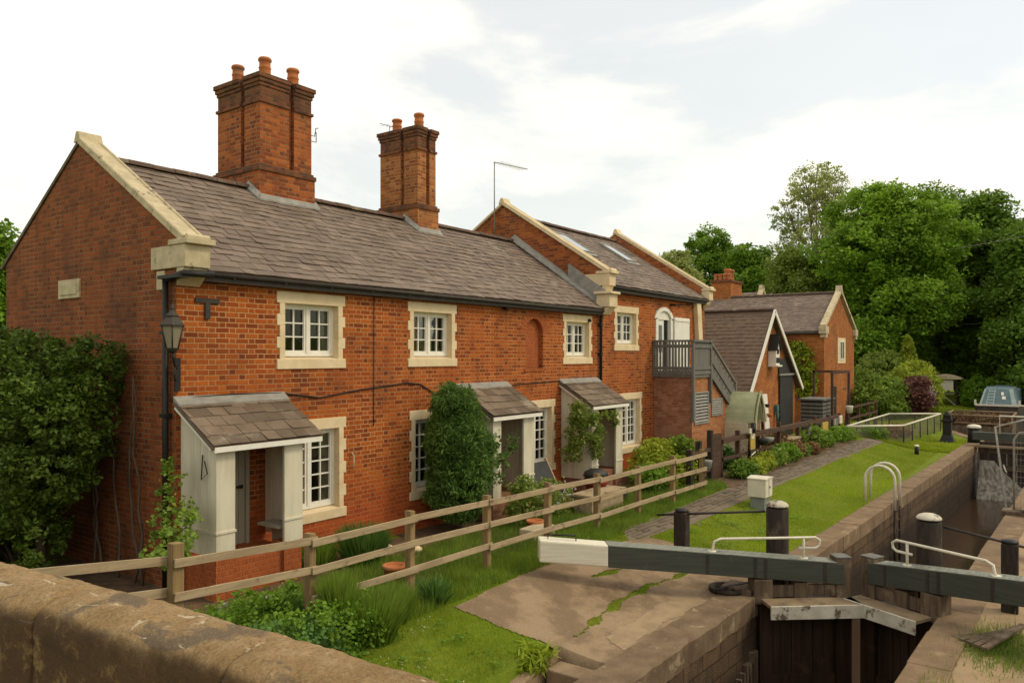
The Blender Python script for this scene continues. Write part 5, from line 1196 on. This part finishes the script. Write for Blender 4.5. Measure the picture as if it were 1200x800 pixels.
# hut far away on the bank
t=thing('garden_shelter','small raised timber shelter with curved roof at the far end of the grass','hut',(65,7.9,0))
bx,by=65,7.9; z=g(bx,by)
m=MB(); m.box((bx,by-.9,z+.85),(bx+1.4,by+.9,z+.93)); m.build('deck','greywood',t)
for a in (0,1.3):
    for b in (-.9,.82): m=MB(); m.box((bx+a,by+b,z),(bx+a+.08,by+b+.08,z+2.0)); m.build('post','blackwood',t)
m=MB(); m.box((bx-.02,by-.65,z+1.1),(bx+.02,by+.6,z+1.85)); m.build('window','paleplast',t)
m=MB(); pts=[(by-1.15+2.3*k/8,z+1.98+.3*math.sin(PI*k/8)) for k in range(9)]
m.prism(pts+[(by+1.15,z+1.92),(by-1.15,z+1.92)],'x',bx-.2,bx+1.6); m.build('roof','coping',t)
m=MB(); m.bar((bx-.05,by-.8,z),(bx-.05,by+.3,z+1.0),.09,.09); m.build('brace','lead',t)
t=thing('paddock_fence','low grey rail fence under the trees by the far grass','fence',(67,6,0))
for k in range(5):
    m=MB(); y=7.2-1.2*k; m.box((67,y-.05,g(67,y)-.1),(67.1,y+.05,g(67,y)+1.1)); m.build('post','greywood',t)
m=MB(); m.bar((66.97,7.3,g(67,7)+1.0),(66.97,2.3,1.1),.04,.10); m.build('rail','greywood',t)
m=MB(); m.bar((66.97,7.3,g(67,7)+.55),(66.97,2.3,.6),.04,.10); m.build('rail','greywood',t)
# overhead wires with far poles
for i,(p,q,lb) in enumerate((((70,14,11.8),(60,-14,15.5),'upper overhead wire crossing in front of the trees at right'),((72,12,6.2),(60,-14,9.4),'lower overhead wire crossing in front of the trees at right'))):
    p=Vector(p);q=Vector(q); pts=[p.lerp(q,k/14)-Vector((0,0,.9*math.sin(PI*k/14))) for k in range(15)]
    m=MB(); m.tube(pts,.016,4,False); tag(m.build('overhead_wire','metal'),lb,'wire','overhead wires at right')
# ------------------------------------------------------------------ FOLIAGE IN THE GARDEN
shrub('evergreen_bush','large dark evergreen bush covering the lower part of the cottage gable','bush',
  [((5.25,13.1,3.0),(.95,1.45,1.15)),((5.15,14.9,3.2),(1.0,1.6,1.15)),((5.0,12.4,2.55),(.7,.9,.9)),((4.9,14.0,2.0),(1.0,1.9,1.0)),((5.3,16.3,2.8),(.9,1.3,1.3)),((4.9,15.8,1.5),(1.1,1.6,1.0)),((5.6,12.0,3.6),(.45,.55,.55)),((4.8,13.2,1.2),(.8,1.2,.7)),((4.9,14.6,1.0),(.8,1.3,.7))],1500,85,.17,.043,'leaf_ivy',shell=.74,zmin=.6,elong=1.8)
m=MB()
for k in range(5):
    y=11.15+.38*k+random.uniform(-.15,.15); pts=[(5.95,y,.4)]; zz=.4; yy=y
    while zz<3.2+random.uniform(-.5,.4): zz+=.4; yy+=random.uniform(-.13,.20); pts.append((6.02-random.uniform(0,.05),yy,zz))
    m.tube(pts,[.028*(1-.8*i/len(pts)) for i in range(len(pts))],5)
m.tube([(5.3,12.9,.4),(5.2,12.8,1.4),(5.35,12.9,2.3)],[.09,.07,.05],7); m.tube([(5.3,14.2,.4),(5.25,14.3,1.4),(5.2,14.4,2.3)],[.09,.07,.05],7)
tag(m.build('climbing_plant','bark',uv=False),'bare climbing stems on the gable brickwork beside the dark bush','climber')
shrub('climbing_vine','small bright vine growing up behind the first fence post','climber',[((5.15,9.0,1.55),(.28,.35,.30)),((5.7,9.9,1.6),(.25,.3,.35)),((5.75,10.2,2.15),(.12,.16,.4))],60,20,.12,.06,'leaf_herb',elong=1.1,stem=False)
shrub('garden_conifer','dense bushy conifer trimmed to a rounded cone between window and porch','conifer',
  [((11.50,9.75,1.5),(.60,.55,.82)),((11.46,9.75,2.2),(.54,.50,.75)),((11.42,9.75,2.8),(.40,.38,.52)),((11.62,9.7,1.9),(.50,.50,.6))],1000,85,.15,.024,'leaf_con',elong=4.5,droop=.6,shell=.74,dirv=None,up=.0)
shrub('porch_climber','leafy climber smothering the left side of the third porch','climber',
  [((16.10,9.75,2.45),(.20,.25,.28)),((16.05,9.8,2.0),(.20,.22,.45)),((16.35,9.5,2.1),(.20,.12,.5)),((16.5,9.5,1.65),(.16,.10,.32)),((16.0,9.9,1.5),(.14,.2,.3)),((16.62,9.5,1.9),(.12,.08,.2))],170,20,.13,.05,'leaf_olive',shell=.5,stem=False)
shrub('porch_climber','thin wisps of climber hanging in the third porch doorway','climber',[((17.1,9.55,2.4),(.3,.12,.14)),((17.5,9.55,2.25),(.12,.12,.25))],26,12,.1,.05,'leaf_olive',shell=.3,stem=False)
shrub('porch_climber','sprigs growing round the left post of the second porch','climber',[((12.45,9.5,1.8),(.16,.2,.5)),((12.9,9.5,2.1),(.18,.1,.2))],36,14,.12,.05,'leaf_con',shell=.3,stem=False)
def upright(name,label,cat,x,y,r,h,n,mat,w=.012,lean=.35,group=None,curl=.2,fl=None):
    z=g(x,y); t=thing(name,label,cat,(x,y,z),group)
    a=rng.random(n)*2*PI; rr=r*.55*np.sqrt(rng.random(n)); bx=x+rr*np.cos(a); by=y+rr*np.sin(a); hh=h*(.55+.5*rng.random(n))*(1-.35*(rr/r)**2)
    tx=bx+np.cos(a)*(rr/r+.15)*lean*h*(.5+rng.random(n))+rng.normal(0,.03,n); ty=by+np.sin(a)*(rr/r+.15)*lean*h*(.5+rng.random(n))+rng.normal(0,.03,n)
    ang=rng.random(n)*PI; wx=np.cos(ang)*w; wy=np.sin(ang)*w; zb=np.full(n,z-.03)
    mx=(bx*.45+tx*.55)-np.cos(a)*.03; my=(by*.45+ty*.55)-np.sin(a)*.03
    A=np.stack([bx-wx,by-wy,zb],1);B=np.stack([bx+wx,by+wy,zb],1);C=np.stack([mx+wx*.9,my+wy*.9,zb+hh*.6],1);D=np.stack([mx-wx*.9,my-wy*.9,zb+hh*.6],1)
    E=np.stack([tx+wx*.2,ty+wy*.2,zb+hh],1);F_=np.stack([tx-wx*.2,ty-wy*.2,zb+hh],1)
    V=np.stack([A,B,C,D,E,F_],1).reshape(-1,3); i0=np.arange(n)*6
    F=np.concatenate([np.stack([i0,i0+1,i0+2,i0+3],1),np.stack([i0+3,i0+2,i0+4,i0+5],1)])
    meshnp('foliage',V,F,mat,t)
    if fl:
        k=fl[0]; P=np.stack([tx[:k],ty[:k],zb[:k]+hh[:k]],1); V,F=leafquads(P,fl[2],1.2); meshnp('flowers',V,F,fl[1],t)
    return t
G1='feathery herb clumps at the fence'
upright('lavender_clump','tallest feathery green clump pushing through the fence rails','shrub',6.35,7.30,.24,.85,1500,'leaf_herb',.006,.25,G1)
upright('lavender_clump','broad feathery clump spilling onto the lawn in front of the fence','shrub',6.65,7.0,.45,.62,2600,'leaf_herb',.007,.40,G1)
upright('lavender_clump','low feathery clump at the right end of the herb clumps','shrub',7.2,7.2,.32,.50,1500,'leaf_herb',.006,.4,G1)
upright('lavender_clump','feathery clump behind the fence before the first porch','shrub',5.95,7.85,.28,.55,1200,'leaf_con',.006,.3,G1)
upright('grass_tuft','broad bladed grey green tuft at the foot of the fence post','plant',8.05,7.25,.25,.40,160,'leaf_blue',.016,.7)
upright('herb_bush','rounded dark green herb bush under the first cottage window','shrub',8.75,9.45,.5,.70,2600,'leaf_con',.007,.4)
upright('herb_bush','feathery yellow green clump against the wall right of the first porch','shrub',8.1,9.8,.4,.55,1200,'leaf_herb',.007,.4)
for i,(x,y,lb,mt) in enumerate(((4.9,6.9,'dense leafy geranium mound beside the parapet','leaf_blue'),(5.35,7.9,'leafy geranium mound behind the fence with pale violet flowers','leaf_mid'),(5.6,7.05,'low leafy mound between parapet and feathery clumps','leaf_mid'))):
    shrub('geranium_mound',lb,'plant',[((x,y,g(x,y)+.25),(.75,.42,.36)),((x+.5,y-.1,g(x,y)+.2),(.5,.4,.28)),((x+.9,y+.15,g(x,y)+.22),(.35,.3,.3))],260,22,.13,.045,mt,'leafy mounds at the fence',stem=False,elong=1.1,shell=.4)
P=np.array([[5.05,7.8,1.05],[5.1,7.75,1.08],[5.75,7.8,.98],[5.7,7.82,1.0],[5.45,7.85,1.0]]); 
for i_,pp in enumerate(P):
    Pq=pp+rng.normal(0,.012,(9,3)); V,F=leafquads(Pq,.03,1.1); tag(meshnp('violet_flower',V,F,'blossom',None,tuple(pp)),'pale violet flower head above the leafy mound behind the fence','flower','pale violet flowers')
YG='yellow green shrubs by the annex'
shrub('spiraea_shrub','bright yellow green shrub in front of the last cottage window','shrub',[((18.9,9.2,.95),(.8,.5,.5)),((19.6,9.4,1.1),(.7,.5,.45))],240,24,.18,.07,'leaf_yel',YG,elong=1.3)
shrub('spiraea_shrub','yellow green shrub nearest the brown gate','shrub',[((18.9,8.4,.75),(.7,.4,.38)),((19.7,8.6,.75),(.5,.4,.35))],200,22,.16,.07,'leaf_yel',YG,elong=1.3)
shrub('spiraea_shrub','taller green shrub against the dark bunker','shrub',[((20.4,9.0,1.15),(.45,.4,.45))],110,22,.15,.06,'leaf_herb',YG)
shrub('spiraea_shrub','small shrub left of the yellow green shrubs below the third porch','shrub',[((17.6,8.6,.8),(.5,.4,.3))],90,20,.14,.06,'leaf_mid',YG)
shrub('flower_bush','pinkish leafy bush under the second porch opening','shrub',[((13.3,8.9,.85),(.8,.4,.42)),((12.6,8.9,.95),(.4,.35,.5))],160,20,.16,.055,'leaf_olive')
P=np.stack([rng.uniform(12.7,13.9,60),rng.uniform(8.5,8.8,60),rng.uniform(.85,1.25,60)],1); V,F=leafquads(P,.04,1.1); tag(meshnp('pink_flower',V,F,'blossom'),'scattered pale pink flowers on the bush under the second porch','flowers',kind='stuff')
# path bed
beds=[(21.2,7.55,.55,.45,'leaf_dark','dark leafy plant by the bottom of the brown gate'),(22.3,7.55,.55,.38,'leaf_yel','yellow flowering plant first in the bed by the path'),(23.2,7.6,.5,.42,'leaf_yel','yellow green plant below the totem sign'),(24.2,7.55,.6,.5,'leaf_herb','green plant in the bed right of the totem sign'),(25.3,7.6,.65,.55,'leaf_mid','rounded green plant in the middle of the path bed'),(26.4,7.65,.6,.5,'leaf_dry','russet tinged plant in the middle of the path bed'),(27.2,7.55,.35,.35,'leaf_dark','small dark plant at the edge of the path'),(24.9,8.7,.5,.8,'leaf_red','dull pink shrub beside the playhouse'),(26.8,8.4,.8,.75,'leaf_dry','tall russet plant behind the fence'),(29.4,7.75,.72,.80,'leaf_herb','large fresh green shrub at the brown fence'),(30.3,7.5,.3,.35,'leaf_dark','small dark plant beside the large fresh green shrub'),(32.2,7.6,.75,.55,'leaf_mid','wide green shrub near the far end of the brown fence'),(33.4,7.5,.45,.42,'leaf_herb','light green plant at the corner of the mesh enclosure'),(22.6,8.6,.7,.6,'leaf_blue','grey green plant behind the fence below the playhouse'),(27.9,7.5,.5,.3,'leaf_dry','low russet plant by the path edge')]
for x,y,r,h,mt,lb in beds:
    z=g(x,y); shrub('bed_plant',lb,'plant',[((x,y,z+h*.45),(r,r*.65,h*.55)),((x+r*.3,y,z+h*.7),(r*.5,r*.4,h*.4))],int(120*r/.5),18,.13,.055,mt,'plants along the path bed',stem=False,shell=.35,zmin=z)
P=np.stack([rng.uniform(21.9,23.3,70),rng.uniform(7.3,7.8,70),rng.uniform(.75,1.05,70)],1); V,F=leafquads(P,.035,1.1); 
M['yflower']=leaf('yellow_petals',[(.55,.42,.02),(.65,.5,.04)],tr=.3); tag(meshnp('yellow_flower',V,F,'yflower'),'small yellow flowers over the first plants of the path bed','flowers',kind='stuff')
# plants inside the pond enclosure and far hedge
shrub('pond_plant','green marsh plant in the left of the mesh enclosure','plant',[((35.6,6.9,.5),(.7,.5,.4))],120,18,.16,.07,'leaf_mid',zmin=.05)
shrub('pond_plant','russet marsh plants in the middle of the mesh enclosure','plant',[((38.5,6.6,.35),(1.8,.5,.35))],200,18,.16,.07,'leaf_dry',zmin=.05)
hz=[((49.8,9.0,1.2),(2.0,1.3,1.3),'leaf_herb','rounded fresh green shrub left of the plum shrub behind the pond'),((54.2,8.2,1.6),(2.6,1.4,1.8),'leaf_yel','broad yellow green hedge behind the mesh enclosure'),((50.8,7.55,1.5),(1.4,.8,1.05),'leaf_red','plum coloured shrub with pale blossom among the hedge'),((56.5,8.3,1.1),(1.4,1.2,1.2),'leaf_herb','light green shrub at the right end of the hedge'),((48.5,9.6,1.2),(1.8,1.2,1.4),'leaf_herb','light green shrub at the corner of the far house'),((66,5.6,1.0),(1.6,1.3,1.3),'leaf_mid','green shrub on the bank beside the narrowboat'),((62,11.5,1.8),(4,2,2.4),'leaf_olive','tall olive hedge behind the plum shrub')]
for c,r,mt,lb in hz: shrub('hedge_shrub',lb,'shrub',[(c,r)],int(170*r[0]),26,.30,.10,mt,'shrubs beyond the mesh enclosure',shell=.75,zmin=.05)
P=np.stack([rng.uniform(49.9,52.1,90),rng.uniform(6.6,7.0,90),rng.uniform(.9,2.1,90)],1); V,F=leafquads(P,.09,1.1); tag(meshnp('pale_blossom',V,F,'blossom'),'pale blossom dotted over the plum shrub','flowers',kind='stuff')
shrub('wall_ivy','bright ivy climbing the far house wall behind the outbuilding','climber',[((41.1,11.6,3.6),(.25,.75,1.0)),((41.0,11.2,2.5),(.25,.5,.8))],200,24,.25,.09,'leaf_yel',shell=.6)
M['leaf_orange']=leaf('leaves_orange',[(.4,.16,.03),(.5,.24,.04)],tr=.3); shrub('wall_creeper','orange creeper on the far house wall above the ivy','climber',[((41.15,12.8,4.55),(.15,.7,.45))],60,18,.2,.08,'leaf_orange',stem=False)
# ------------------------------------------------------------------ GRASS
def ggrid(x,y): return np.array([g(a,b) for a,b in zip(x,y)])
def inP(x,y,poly): return np.array([inpoly(a,b,poly) for a,b in zip(x,y)])
def blades(name,n,xr,yr,h,w,mat,lab,excl=(),dens=None,keep=None,lean=.5):
    x=rng.uniform(*xr,n) if dens is None else xr[0]+(xr[1]-xr[0])*rng.random(n)**dens; y=rng.uniform(*yr,n)
    k=y>np.array([yL(a) for a in x])+.5+.05*rng.random(n)
    for P in excl: k&=~inP(x+rng.normal(0,.035,n),y+rng.normal(0,.035,n),P)
    if keep is not None: k&=keep(x,y)
    x=x[k];y=y[k];n=len(x); z=ggrid(x,y)
    patchn=np.array([mnoise.noise(Vector((a*1.1,b*1.1,0))) for a,b in zip(x,y)])
    H=(h(x,y) if callable(h) else h)*(.5+.8*rng.random(n))*(1+.5*patchn); a=rng.random(n)*2*PI; W=w*(.7+.6*rng.random(n))
    dx=np.cos(a)*W;dy=np.sin(a)*W; l=rng.random(n)*2*PI; lx=np.cos(l)*H*lean*rng.random(n); ly=np.sin(l)*H*lean*rng.random(n)
    V=np.stack([np.stack([x-dx,y-dy,z-.01],1),np.stack([x+dx,y+dy,z-.01],1),np.stack([x+lx,y+ly,z+H],1)],1).reshape(-1,3)
    o=meshnp(name,V,np.arange(3*n).reshape(n,3),mat); tag(o,lab,'grass',kind='stuff'); return o
SOIL=[(19.6,7.2),(26,7.15),(33.5,7.1),(33.6,10.2),(19.9,10.2)]
longf=lambda x,y: .05+.04*np.clip((y-6.9)/.5,0,1)*np.clip((20-x)/3,0,1)+.10*np.clip((5.8-x)/2,0,1)
STP=[(3,4),(8.42,4),(8.42,5.68),(3,5.68)]
crk=lambda x,y: np.array([(not inpoly(a,b,CONC)) or crack(a,b) for a,b in zip(x,y)])
blades('lawn_grass',150000,(1.6,14.5),(4.4,7.9),longf,.0035,'grass','rough daisy dotted grass between the parapet, the fence and the concrete',(PATH,STP),keep=crk)
blades('lawn_grass',85000,(13,37),(4.4,7.9),.045,.008,'grass_far','mown lawn between the lock coping and the brick path',(PATH,SOIL,CONC),dens=1.3)
blades('garden_weeds',60000,(3,20),(7.5,9.3),.15,.006,'leaf_herb','weedy grass growing behind the rail fence',keep=lambda x,y: rng.random(len(x))<.75)
blades('fence_grass',20000,(7,19.5),(7.05,7.6),.13,.006,'leaf_herb','long uncut grass along the foot of the rail fence',(PATH,))
blades('far_grass',90000,(35,110),(3.5,14),.07,.022,'grass_far','mown grass of the far canal bank',dens=2.3,keep=lambda x,y:(y>5.6)|(x<41))
P=[];
for k in range(420):
    x=rng.uniform(5.6,9.2); y=rng.uniform(4.9,6.9)
    if mnoise.noise(Vector((x*1.3,y*1.3,4)))>.05 and not inpoly(x,y,CONC): P.append((x,y,g(x,y)+.075))
P=np.array(P); V,F=leafquads(P,.020,1.0,2.5); M['daisy']=leaf('daisy_petals',[(.75,.73,.66),(.8,.78,.7)],tr=.2); tag(meshnp('daisies',V,F,'daisy'),'white daisies scattered in the near lawn','flowers',kind='stuff')
n=500; wx=rng.uniform(4.5,19,n); wy=rng.uniform(4.9,7.3,n); kk=np.array([mnoise.noise(Vector((a*.9,b*.9,7)))>.02 and not inpoly(a,b,CONC) and not inpoly(a,b,PATH) and not inpoly(a,b,STP) for a,b in zip(wx,wy)]); wx=wx[kk]; wy=wy[kk]
P=np.concatenate([np.stack([a+rng.normal(0,.05,14),b+rng.normal(0,.05,14),np.full(14,g(a,b)+.03)+.05*rng.random(14)],1) for a,b in zip(wx,wy)]); V,F=leafquads(P,.026,1.8,.9); tag(meshnp('clover',V,F,'leaf_mid'),'clover and broad leaved weeds scattered through the lawns','weeds',kind='stuff')
# weeds on the towpath and coping
n=2600; P=np.concatenate([np.stack([rng.normal(12.1,.5,n),rng.normal(.75,.25,n)],1),np.stack([rng.normal(9.8,.5,500),rng.normal(1.35,.10,500)],1)])
P=P[P[:,1]<1.6]; n=len(P); H=.12*rng.random(n)+.02; a=rng.random(n)*6.28; V=np.stack([np.stack([P[:,0]-.006*np.cos(a),P[:,1]-.006*np.sin(a),np.zeros(n)-.01],1),np.stack([P[:,0]+.006*np.cos(a),P[:,1]+.006*np.sin(a),np.zeros(n)-.01],1),np.stack([P[:,0]+rng.normal(0,.03,n),P[:,1]+rng.normal(0,.03,n),H],1)],1).reshape(-1,3)
tag(meshnp('towpath_weeds',V,np.arange(3*n).reshape(n,3),'leaf_herb'),'weeds growing from the towpath edge under the right beam','weeds',kind='stuff')
shrub('dry_tuft','dry grassy tuft overhanging the stone steps','plant',[((8.05,5.60,.02),(.30,.16,.10))],34,22,.12,.035,'grass',stem=False,elong=6,zmin=-.5)
# ------------------------------------------------------------------ TREES
def P3(u,Z): t=(u-600)/900.; return Z*(.8064+.5913*t), Z*(.5913-.8064*t)
def tree(name,label,u,Z,topv,hw,mat,ncl=420,per=70,cs=.9,ls=.22,crown=(.35,1.0),sparse=False,group='trees beyond the far house',trunkr=.35,nl=9,seed=0,shell=.7):
    x,y=P3(u,Z); z0=g(x,y) if y>0 else 0; H=3.9+(416-topv)*Z/900-z0; R=hw*Z/900
    t=thing(name,label,'tree',(x,y,z0),group); lr=random.Random(seed*77+5)
    lobes=[]; zc0=z0+H*crown[0]
    for i in range(nl):
        a=2*PI*i/nl*2.4+lr.uniform(-.4,.4); k=(i+.5)/nl; zz=zc0+(H*crown[1]-H*crown[0])*(.12+.76*k); env=math.sin(PI*(.18+.72*k))**.8
        rr=R*env*lr.uniform(.42,.62); lob=R*lr.uniform(.36,.52)*(.75+.25*env)
        lobes.append(((x+rr*math.cos(a),y+rr*math.sin(a),min(zz,z0+H-lob*.8)),(lob,lob,lob*.8)))
    lobes.append(((x,y,z0+H-R*.42),(R*.45,R*.45,R*.40)))
    lobes.append(((x,y,z0+H*(crown[0]+crown[1])/2),(R*.62,R*.62,H*(crown[1]-crown[0])*.40)))
    P=clumps(lobes,ncl,per,cs,shell); P=P[P[:,2]>z0+.3]
    V,F=leafquads(P,ls,1.5,.5); meshnp('crown',V,F,mat,t)
    m=MB(); m.tube([(x,y,z0-.3),(x+.1,y,z0+H*.25),(x-.1,y+.1,z0+H*.55),(x,y,z0+H*.8)],[trunkr,trunkr*.8,trunkr*.5,trunkr*.15],9)
    for c,r in lobes[:-2]:
        b=Vector((x,y,z0+H*lr.uniform(.2,.5))); c=Vector(c); mid=(b+c)/2+Vector((0,0,-.3)); m.tube([b,mid,c],[trunkr*.38,trunkr*.24,trunkr*.08],6)
        if sparse:
            for k in range(26):
                d=Vector((lr.gauss(0,1),lr.gauss(0,1),lr.gauss(.5,.8))).normalized(); e=c+d*r[0]*lr.uniform(.7,1.15); q=mid.lerp(c,lr.uniform(.3,1)); m.tube([q,(q+e)/2+Vector((0,0,-.2)),e],[.06,.04,.015],4)
    m.build('trunk','bark_pale' if sparse else 'bark',t,uv=False); return t
tree('ash_tree','tall thin crowned pale tree with bare branches showing against the sky',957,78,190,60,'leaf_light',560,34,.55,.15,(.45,1.0),True,seed=1,shell=.8)
tree('sycamore_tree','biggest mid green tree with a broad domed crown in the middle of the wood',1040,64,216,98,'leaf_bright',1100,105,.95,.19,(.12,1.0),nl=16,seed=2,trunkr=.5)
tree('oak_tree','dark spreading tree whose crown stands highest at the right of the wood',1152,66,228,62,'leaf_dark',900,85,.95,.19,(.2,1.0),nl=13,seed=3)
tree('oak_tree','darkest tree cut by the right edge of the picture',1212,58,262,62,'leaf_dark',800,85,.95,.19,(.05,1.0),nl=13,seed=4)
tree('oak_tree','thin topped tree between the big domed tree and the dark right tree',1098,84,214,64,'leaf_mid',760,55,.85,.20,(.3,1.0),nl=12,seed=5)
tree('lime_tree','leftmost pale green tree rising behind the taller house roof',790,72,296,40,'leaf_light',500,70,.8,.19,(.2,1.0),seed=6)
tree('oak_tree','bushy tree with broken top left of the far chimney',832,82,268,46,'leaf_mid',520,70,.8,.20,(.2,1.0),seed=7)
tree('lime_tree','green tree directly above the far chimney pots',880,74,285,42,'leaf_mid',480,70,.8,.19,(.2,1.0),seed=8)
tree('willow_tree','olive yellow tree between the far chimney and the domed tree',930,66,292,50,'leaf_olive',680,75,.8,.18,(.1,1.0),seed=9)
tree('willow_tree','olive tree low behind the stone gable peak of the far houses',985,72,312,50,'leaf_olive',560,75,.8,.18,(.1,1.0),seed=10)
for i,(u,Z,tv,hw,lb) in enumerate(((1010,60,375,42,'dark low tree filling the gap right of the far house'),(1072,74,350,52,'dark low tree behind the little conifer'),(1122,70,345,50,'dark low tree behind the garden shelter'),(1172,64,350,50,'dark low tree behind the narrowboat'),(1222,56,340,55,'dark low tree at the right edge of the water'),(1270,50,300,70,'dark tree just beyond the right edge'),(1150,96,330,70,'shadowy tree deep in the wood'))):
    tree('yew_tree',lb,u,Z,tv,hw,'leaf_mid' if i in (0,1,2,3,6) else 'leaf_dark',480,85,.9,.20,(.0,1.0),group='dark understorey trees',seed=20+i,trunkr=.25)
for i,(u,Z,tv,hw,lb) in enumerate(((1330,60,270,90,'tree further right beyond the towpath'),(-5,58,262,34,'green tree showing past the left edge of the cottage gable'),(-90,60,240,60,'tree left of the picture behind the cottages'),(700,90,330,70,'tree hidden behind the cottage ridge'))):
    tree('oak_tree',lb,u,Z,tv,hw,'leaf_mid',300,60,.9,.26,(.1,1.0),group='trees at the sides',seed=40+i)
# conical conifer
x,y=P3(1064,56); t=thing('small_conifer','small pale conical conifer standing in front of the dark wood','conifer',(x,y,g(x,y)))
Pp=[]
for k in range(1500):
    h=rng.random()**1.3; rr=1.5*(1-h)**.8*(.75+.3*rng.random())*(1 if int(h*11)%2 else .82); a=rng.random()*2*PI; c=np.array([x+rr*math.cos(a),y+rr*math.sin(a),g(x,y)+.2+h*4.9-.15*rr]); Pp.append(c+rng.normal(0,.07,(8,3)))
Pp=np.concatenate(Pp); V,F=leafquads(Pp,.075,2.6,.2); meshnp('foliage',V,F,'leaf_yel',t)
m=MB(); m.tube([(x,y,0),(x,y,4.6)],[.12,.03],6); m.build('trunk','bark',t,uv=False)
# ------------------------------------------------------------------ SKY, SUN, CAMERA
w=bpy.data.worlds.new('World'); sc.world=w; w.use_nodes=True; nt=w.node_tree; nt.nodes.clear()
N=lambda t,**k:(lambda n:[setattr(n,a,b) for a,b in k.items()] and n or n)(nt.nodes.new(t))
SUN_EL=rad(48); 
sd=Vector((.45,-.72,0)).normalized(); az=math.atan2(sd.x,sd.y)
sky=N('ShaderNodeTexSky',sky_type='NISHITA'); sky.sun_disc=False; sky.sun_elevation=SUN_EL; sky.sun_rotation=az; sky.air_density=1.3; sky.dust_density=2.5
b1=N('ShaderNodeBackground'); tn=N('ShaderNodeMix',data_type='RGBA',blend_type='MULTIPLY'); tn.inputs[0].default_value=1; tn.inputs[7].default_value=(.92,1.04,1.04,1); nt.links.new(sky.outputs[0],tn.inputs[6]); nt.links.new(tn.outputs[2],b1.inputs[0]); b1.inputs[1].default_value=.15
tc=N('ShaderNodeTexCoord'); mp=N('ShaderNodeMapping'); nt.links.new(tc.outputs['Generated'],mp.inputs[0]); mp.inputs['Scale'].default_value=(1,1,3.2); mp.inputs['Location'].default_value=(.3,1.7,.4)
n1=N('ShaderNodeTexNoise'); nt.links.new(mp.outputs[0],n1.inputs['Vector']); n1.inputs['Scale'].default_value=1.7; n1.inputs['Detail'].default_value=9; n1.inputs['Roughness'].default_value=.56; n1.inputs['Distortion'].default_value=.25
mr=N('ShaderNodeMapRange',interpolation_type='SMOOTHSTEP'); nt.links.new(n1.outputs[0],mr.inputs[0]); mr.inputs[1].default_value=.40; mr.inputs[2].default_value=.53; mr.inputs[3].default_value=.62; mr.inputs[4].default_value=1
n2=N('ShaderNodeTexNoise'); nt.links.new(mp.outputs[0],n2.inputs['Vector']); n2.inputs['Scale'].default_value=4; n2.inputs['Detail'].default_value=6
cr=N('ShaderNodeValToRGB'); nt.links.new(n2.outputs[0],cr.inputs[0]); cr.color_ramp.elements[0].position=.35; cr.color_ramp.elements[0].color=(.96,.93,.84,1); cr.color_ramp.elements[1].position=.6; cr.color_ramp.elements[1].color=(1,.955,.86,1)
b2=N('ShaderNodeBackground'); nt.links.new(cr.outputs[0],b2.inputs[0]); b2.inputs[1].default_value=1.20
mx=N('ShaderNodeMixShader'); nt.links.new(mr.outputs[0],mx.inputs[0]); nt.links.new(b1.outputs[0],mx.inputs[1]); nt.links.new(b2.outputs[0],mx.inputs[2])
ou=N('ShaderNodeOutputWorld'); nt.links.new(mx.outputs[0],ou.inputs[0])
L=bpy.data.lights.new('sun','SUN'); L.energy=1.5; L.angle=rad(14); L.color=(1,.86,.62); lo=bpy.data.objects.new('sun',L); COL.objects.link(lo)
dv=Vector((sd.x*math.cos(SUN_EL),sd.y*math.cos(SUN_EL),math.sin(SUN_EL))); lo.rotation_euler=dv.to_track_quat('Z','Y').to_euler(); lo.location=(0,-20,30)
cam=bpy.data.cameras.new('camera'); cam.sensor_fit='HORIZONTAL'; cam.sensor_width=36; cam.lens=27; cam.shift_y=16/1200; cam.clip_start=.05; cam.clip_end=3000
co=bpy.data.objects.new('camera',cam); COL.objects.link(co); co.location=(0,0,3.9)
vd=Vector((math.cos(rad(36.25)),math.sin(rad(36.25)),0)); co.rotation_euler=vd.to_track_quat('-Z','Y').to_euler(); sc.camera=co
sc.view_settings.view_transform='Standard'; sc.view_settings.look='None'; sc.view_settings.gamma=1; sc.view_settings.exposure=0; sc.view_settings.use_curve_mapping=False
